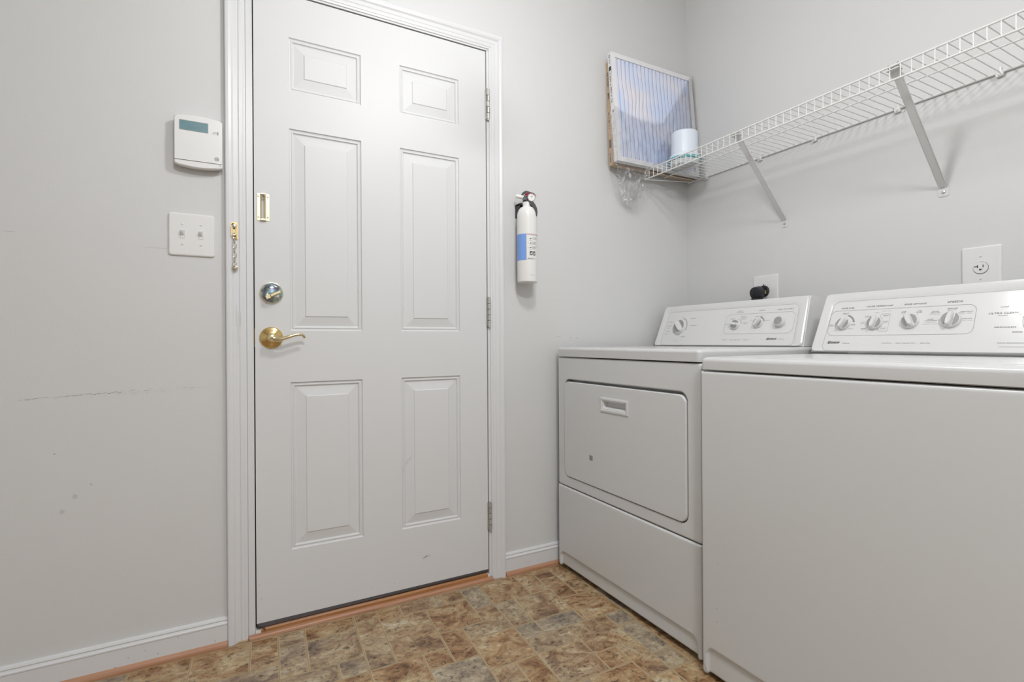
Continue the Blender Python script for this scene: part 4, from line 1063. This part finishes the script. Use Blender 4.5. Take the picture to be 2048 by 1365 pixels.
for (s0, s1, t, tx, h, mk) in ((.0680, .1080, .1435, 'WATER LEVEL', .0046, 0), (.1430, .2130, .1450, 'WATER TEMPERATURE', .0046, 0), (.2430, .2960, .1450, 'RINSE OPTIONS', .0050, 0), (.3440, .3770, .1450, 'SPEEDS', .0054, 0),
        (.0770, .0950, .1270, 'MEDIUM', .0028, 0), (.0800, .0920, .1230, 'LOAD', .0020, 1), (.0430, .0570, .0885, 'SMALL', .0026, 0), (.0450, .0560, .0850, 'LOAD', .0020, 1), (.1080, .1210, .0890, 'LARGE', .0026, 0), (.1090, .1200, .0855, 'LOAD', .0020, 1), (.1030, .1170, .0750, 'RESET', .0022, 1),
        (.1430, .1590, .1145, 'WARM', .0026, 0), (.1440, .1580, .1105, 'COLD', .0018, 1), (.1360, .1460, .0950, 'HOT', .0026, 0), (.1340, .1460, .0910, 'COLD', .0018, 1), (.1390, .1530, .0740, 'WARM', .0026, 0), (.1400, .1530, .0700, 'WARM', .0018, 1),
        (.1690, .1810, .1245, 'COLD', .0026, 1), (.1930, .2080, .1145, 'WARM', .0026, 0), (.1940, .2070, .1105, 'COLD', .0018, 1), (.1970, .2090, .0955, 'COLD', .0024, 0), (.1970, .2090, .0915, 'COLD', .0018, 1), (.1930, .2070, .0740, 'WARM', .0026, 0), (.1930, .2060, .0700, 'WARM', .0018, 1), (.1880, .2130, .1290, 'AUTO TEMP', .0018, 1),
        (.2410, .2510, .1240, 'ONE', .0026, 0), (.2390, .2500, .1200, 'RINSE', .0026, 0), (.2790, .2890, .1250, 'TWO', .0026, 0), (.2760, .2900, .1205, 'RINSES', .0026, 0),
        (.3470, .3690, .1265, 'REGULAR', .0032, 0), (.3480, .3680, .1225, 'FAST / FAST', .0022, 1), (.3130, .3290, .1200, 'EXTRA', .0026, 0), (.3100, .3310, .1160, 'DELICATE', .0026, 0), (.3070, .3330, .1115, 'ULTRA SLOW / SLOW', .0020, 1),
        (.3060, .3200, .0975, 'HAND', .0026, 0), (.3000, .3280, .0930, 'WASHABLES', .0028, 0), (.3000, .3260, .0885, 'INTERMITTENT', .0018, 1), (.2960, .3310, .0835, 'ULTRA SLOW / SLOW', .0020, 1),
        (.3760, .4030, .1155, 'HEAVY DUTY', .0030, 0), (.3770, .4010, .1110, 'FAST / FAST', .0020, 1), (.3800, .4040, .0960, 'CASUAL', .0028, 0), (.3800, .4050, .0910, 'SLOW / SLOW', .0020, 1),
        (.4560, .4720, .1240, 'SHORT', .0026, 0), (.4350, .4900, .1065, 'ULTRA CLEAN', .0048, 0), (.4540, .4720, .1010, 'NORMAL', .0026, 1), (.4920, .4960, .1030, '14', .0030, 1), (.5000, .5060, .1150, '10', .0028, 1),
        (.4500, .4900, .0690, 'PREWASH', .0034, 0), (.4850, .5040, .0555, 'SOAK', .0042, 0), (.4600, .5140, .0275, 'PUSH & TURN CLOCKWISE', .0028, 0), (.5900, .6250, .1150, 'CASUAL', .0040, 0), (.5900, .6250, .0700, 'DELICATE', .0040, 0), (.5450, .5700, .1480, 'CYCLES', .0050, 0),
        (.2040, .2290, .0275, 'Heavy Duty', .0028, 0), (.2400, .2870, .0275, 'Super Capacity Plus', .0028, 0), (.2990, .3220, .0275, 'Quiet Pak', .0028, 0), (.0960, .1160, .0270, '80 Series', .0028, 0)):
    b.text(F, tx, s0, s1, t, h, .0016, LIGHTINK if mk else GREYINK, shear=.15)
b.line(F, rr(.0420, .4090, .0540, .1375, .018), .0009, .0016, LIGHTINK, closed=True)
b.line(F, rr(.1870, .2120, .0660, .1210, .003, 2), .0007, .0016, LIGHTINK, closed=True)
b.line(F, arc(.0870, .0930, .0285, 75, 10), .0055, .0015, KNOBG); b.line(F, arc(.0870, .0930, .0260, 165, 205), .0015, .0015, LIGHTINK)
for (s, t) in ((.2470, .1170), (.2790, .1160), (.3510, .1215), (.3740, .1140), (.3790, .0965), (.3320, .0960), (.1920, .1080), (.1960, .0950), (.1920, .0810), (.1500, .0950), (.1560, .0800), (.1600, .1140)):
    b.lathe(F(s, t, .0012), F(0, 0, 1)-F(0, 0, 0), [(.0010, 0), (.0010, .0004)], GREYINK, 8)
b.line(F, arc(.556, .090, .0550, 0, 355, 60), .0012, .0015, LIGHTINK, closed=True)
b.line(F, [(.4640, .0185), (.60, .0185)], .0007, .0016, LIGHTINK)
kenmore(b, F, .0500, .0865, .0270)
tag(b.build('printed_lettering', face, smooth=False), 'grey printed lettering and lines')

# ================================================================== PENDANT AND ADDED FILL LAMP
def glow(name, st):
    g_ = bpy.data.materials.new(name); g_.use_nodes = True
    e_ = g_.node_tree.nodes['Principled BSDF']; e_.inputs['Emission Color'].default_value = (.985, .988, 1, 1); e_.inputs['Emission Strength'].default_value = st
    return g_
cl = thing('pendant_light', (PEND[0], PEND[1], CEIL), 'round white glass pendant lamp hanging above the door end of the room', 'pendant lamp')
b = MB(); b.lathe((PEND[0], PEND[1], CEIL), (0, 0, -1), [(.055, 0), (.055, .012), (.045, .02), (.004, .022)], NICKEL, 32)
b.tube([(PEND[0], PEND[1], CEIL-.01), (PEND[0], PEND[1], PEND[2]+PEND_R)], .004, NICKEL, 8)
b.lathe((PEND[0], PEND[1], PEND[2]+PEND_R+.03), (0, 0, -1), [(.01, 0), (.03, .006), (.035, .035)], NICKEL, 24); b.build('stem', cl)
b = MB(); b.lathe((PEND[0], PEND[1], PEND[2]), (0, 0, 1), [(PEND_R*math.sin(PI*k/20), -PEND_R*math.cos(PI*k/20)) for k in range(21)], glow('lit_globe', PEND_W/(PI*4*PI*PEND_R**2)), 40); b.build('glass_globe', cl)
cl = thing('fill_fixture', (FILL[0], FILL[1], CEIL), 'added round white ceiling fixture for the fill light behind the camera', 'ceiling light')  # unseen fixture body, added to carry the fill light
r = FILL_R
b = MB(); b.lathe((FILL[0], FILL[1], CEIL), (0, 0, -1), [(r*1.08, 0), (r*1.10, .01), (r*1.06, .03), (r*1.0, .032)], NICKEL, 48); b.build('rim', cl)
b = MB(); b.lathe((FILL[0], FILL[1], CEIL), (0, 0, -1), [(r*1.0, .025), (r*.95, .055), (r*.75, .078), (r*.4, .088), (0, .091)], glow('lit_glass', 3.0), 48); b.build('glass_shade', cl)
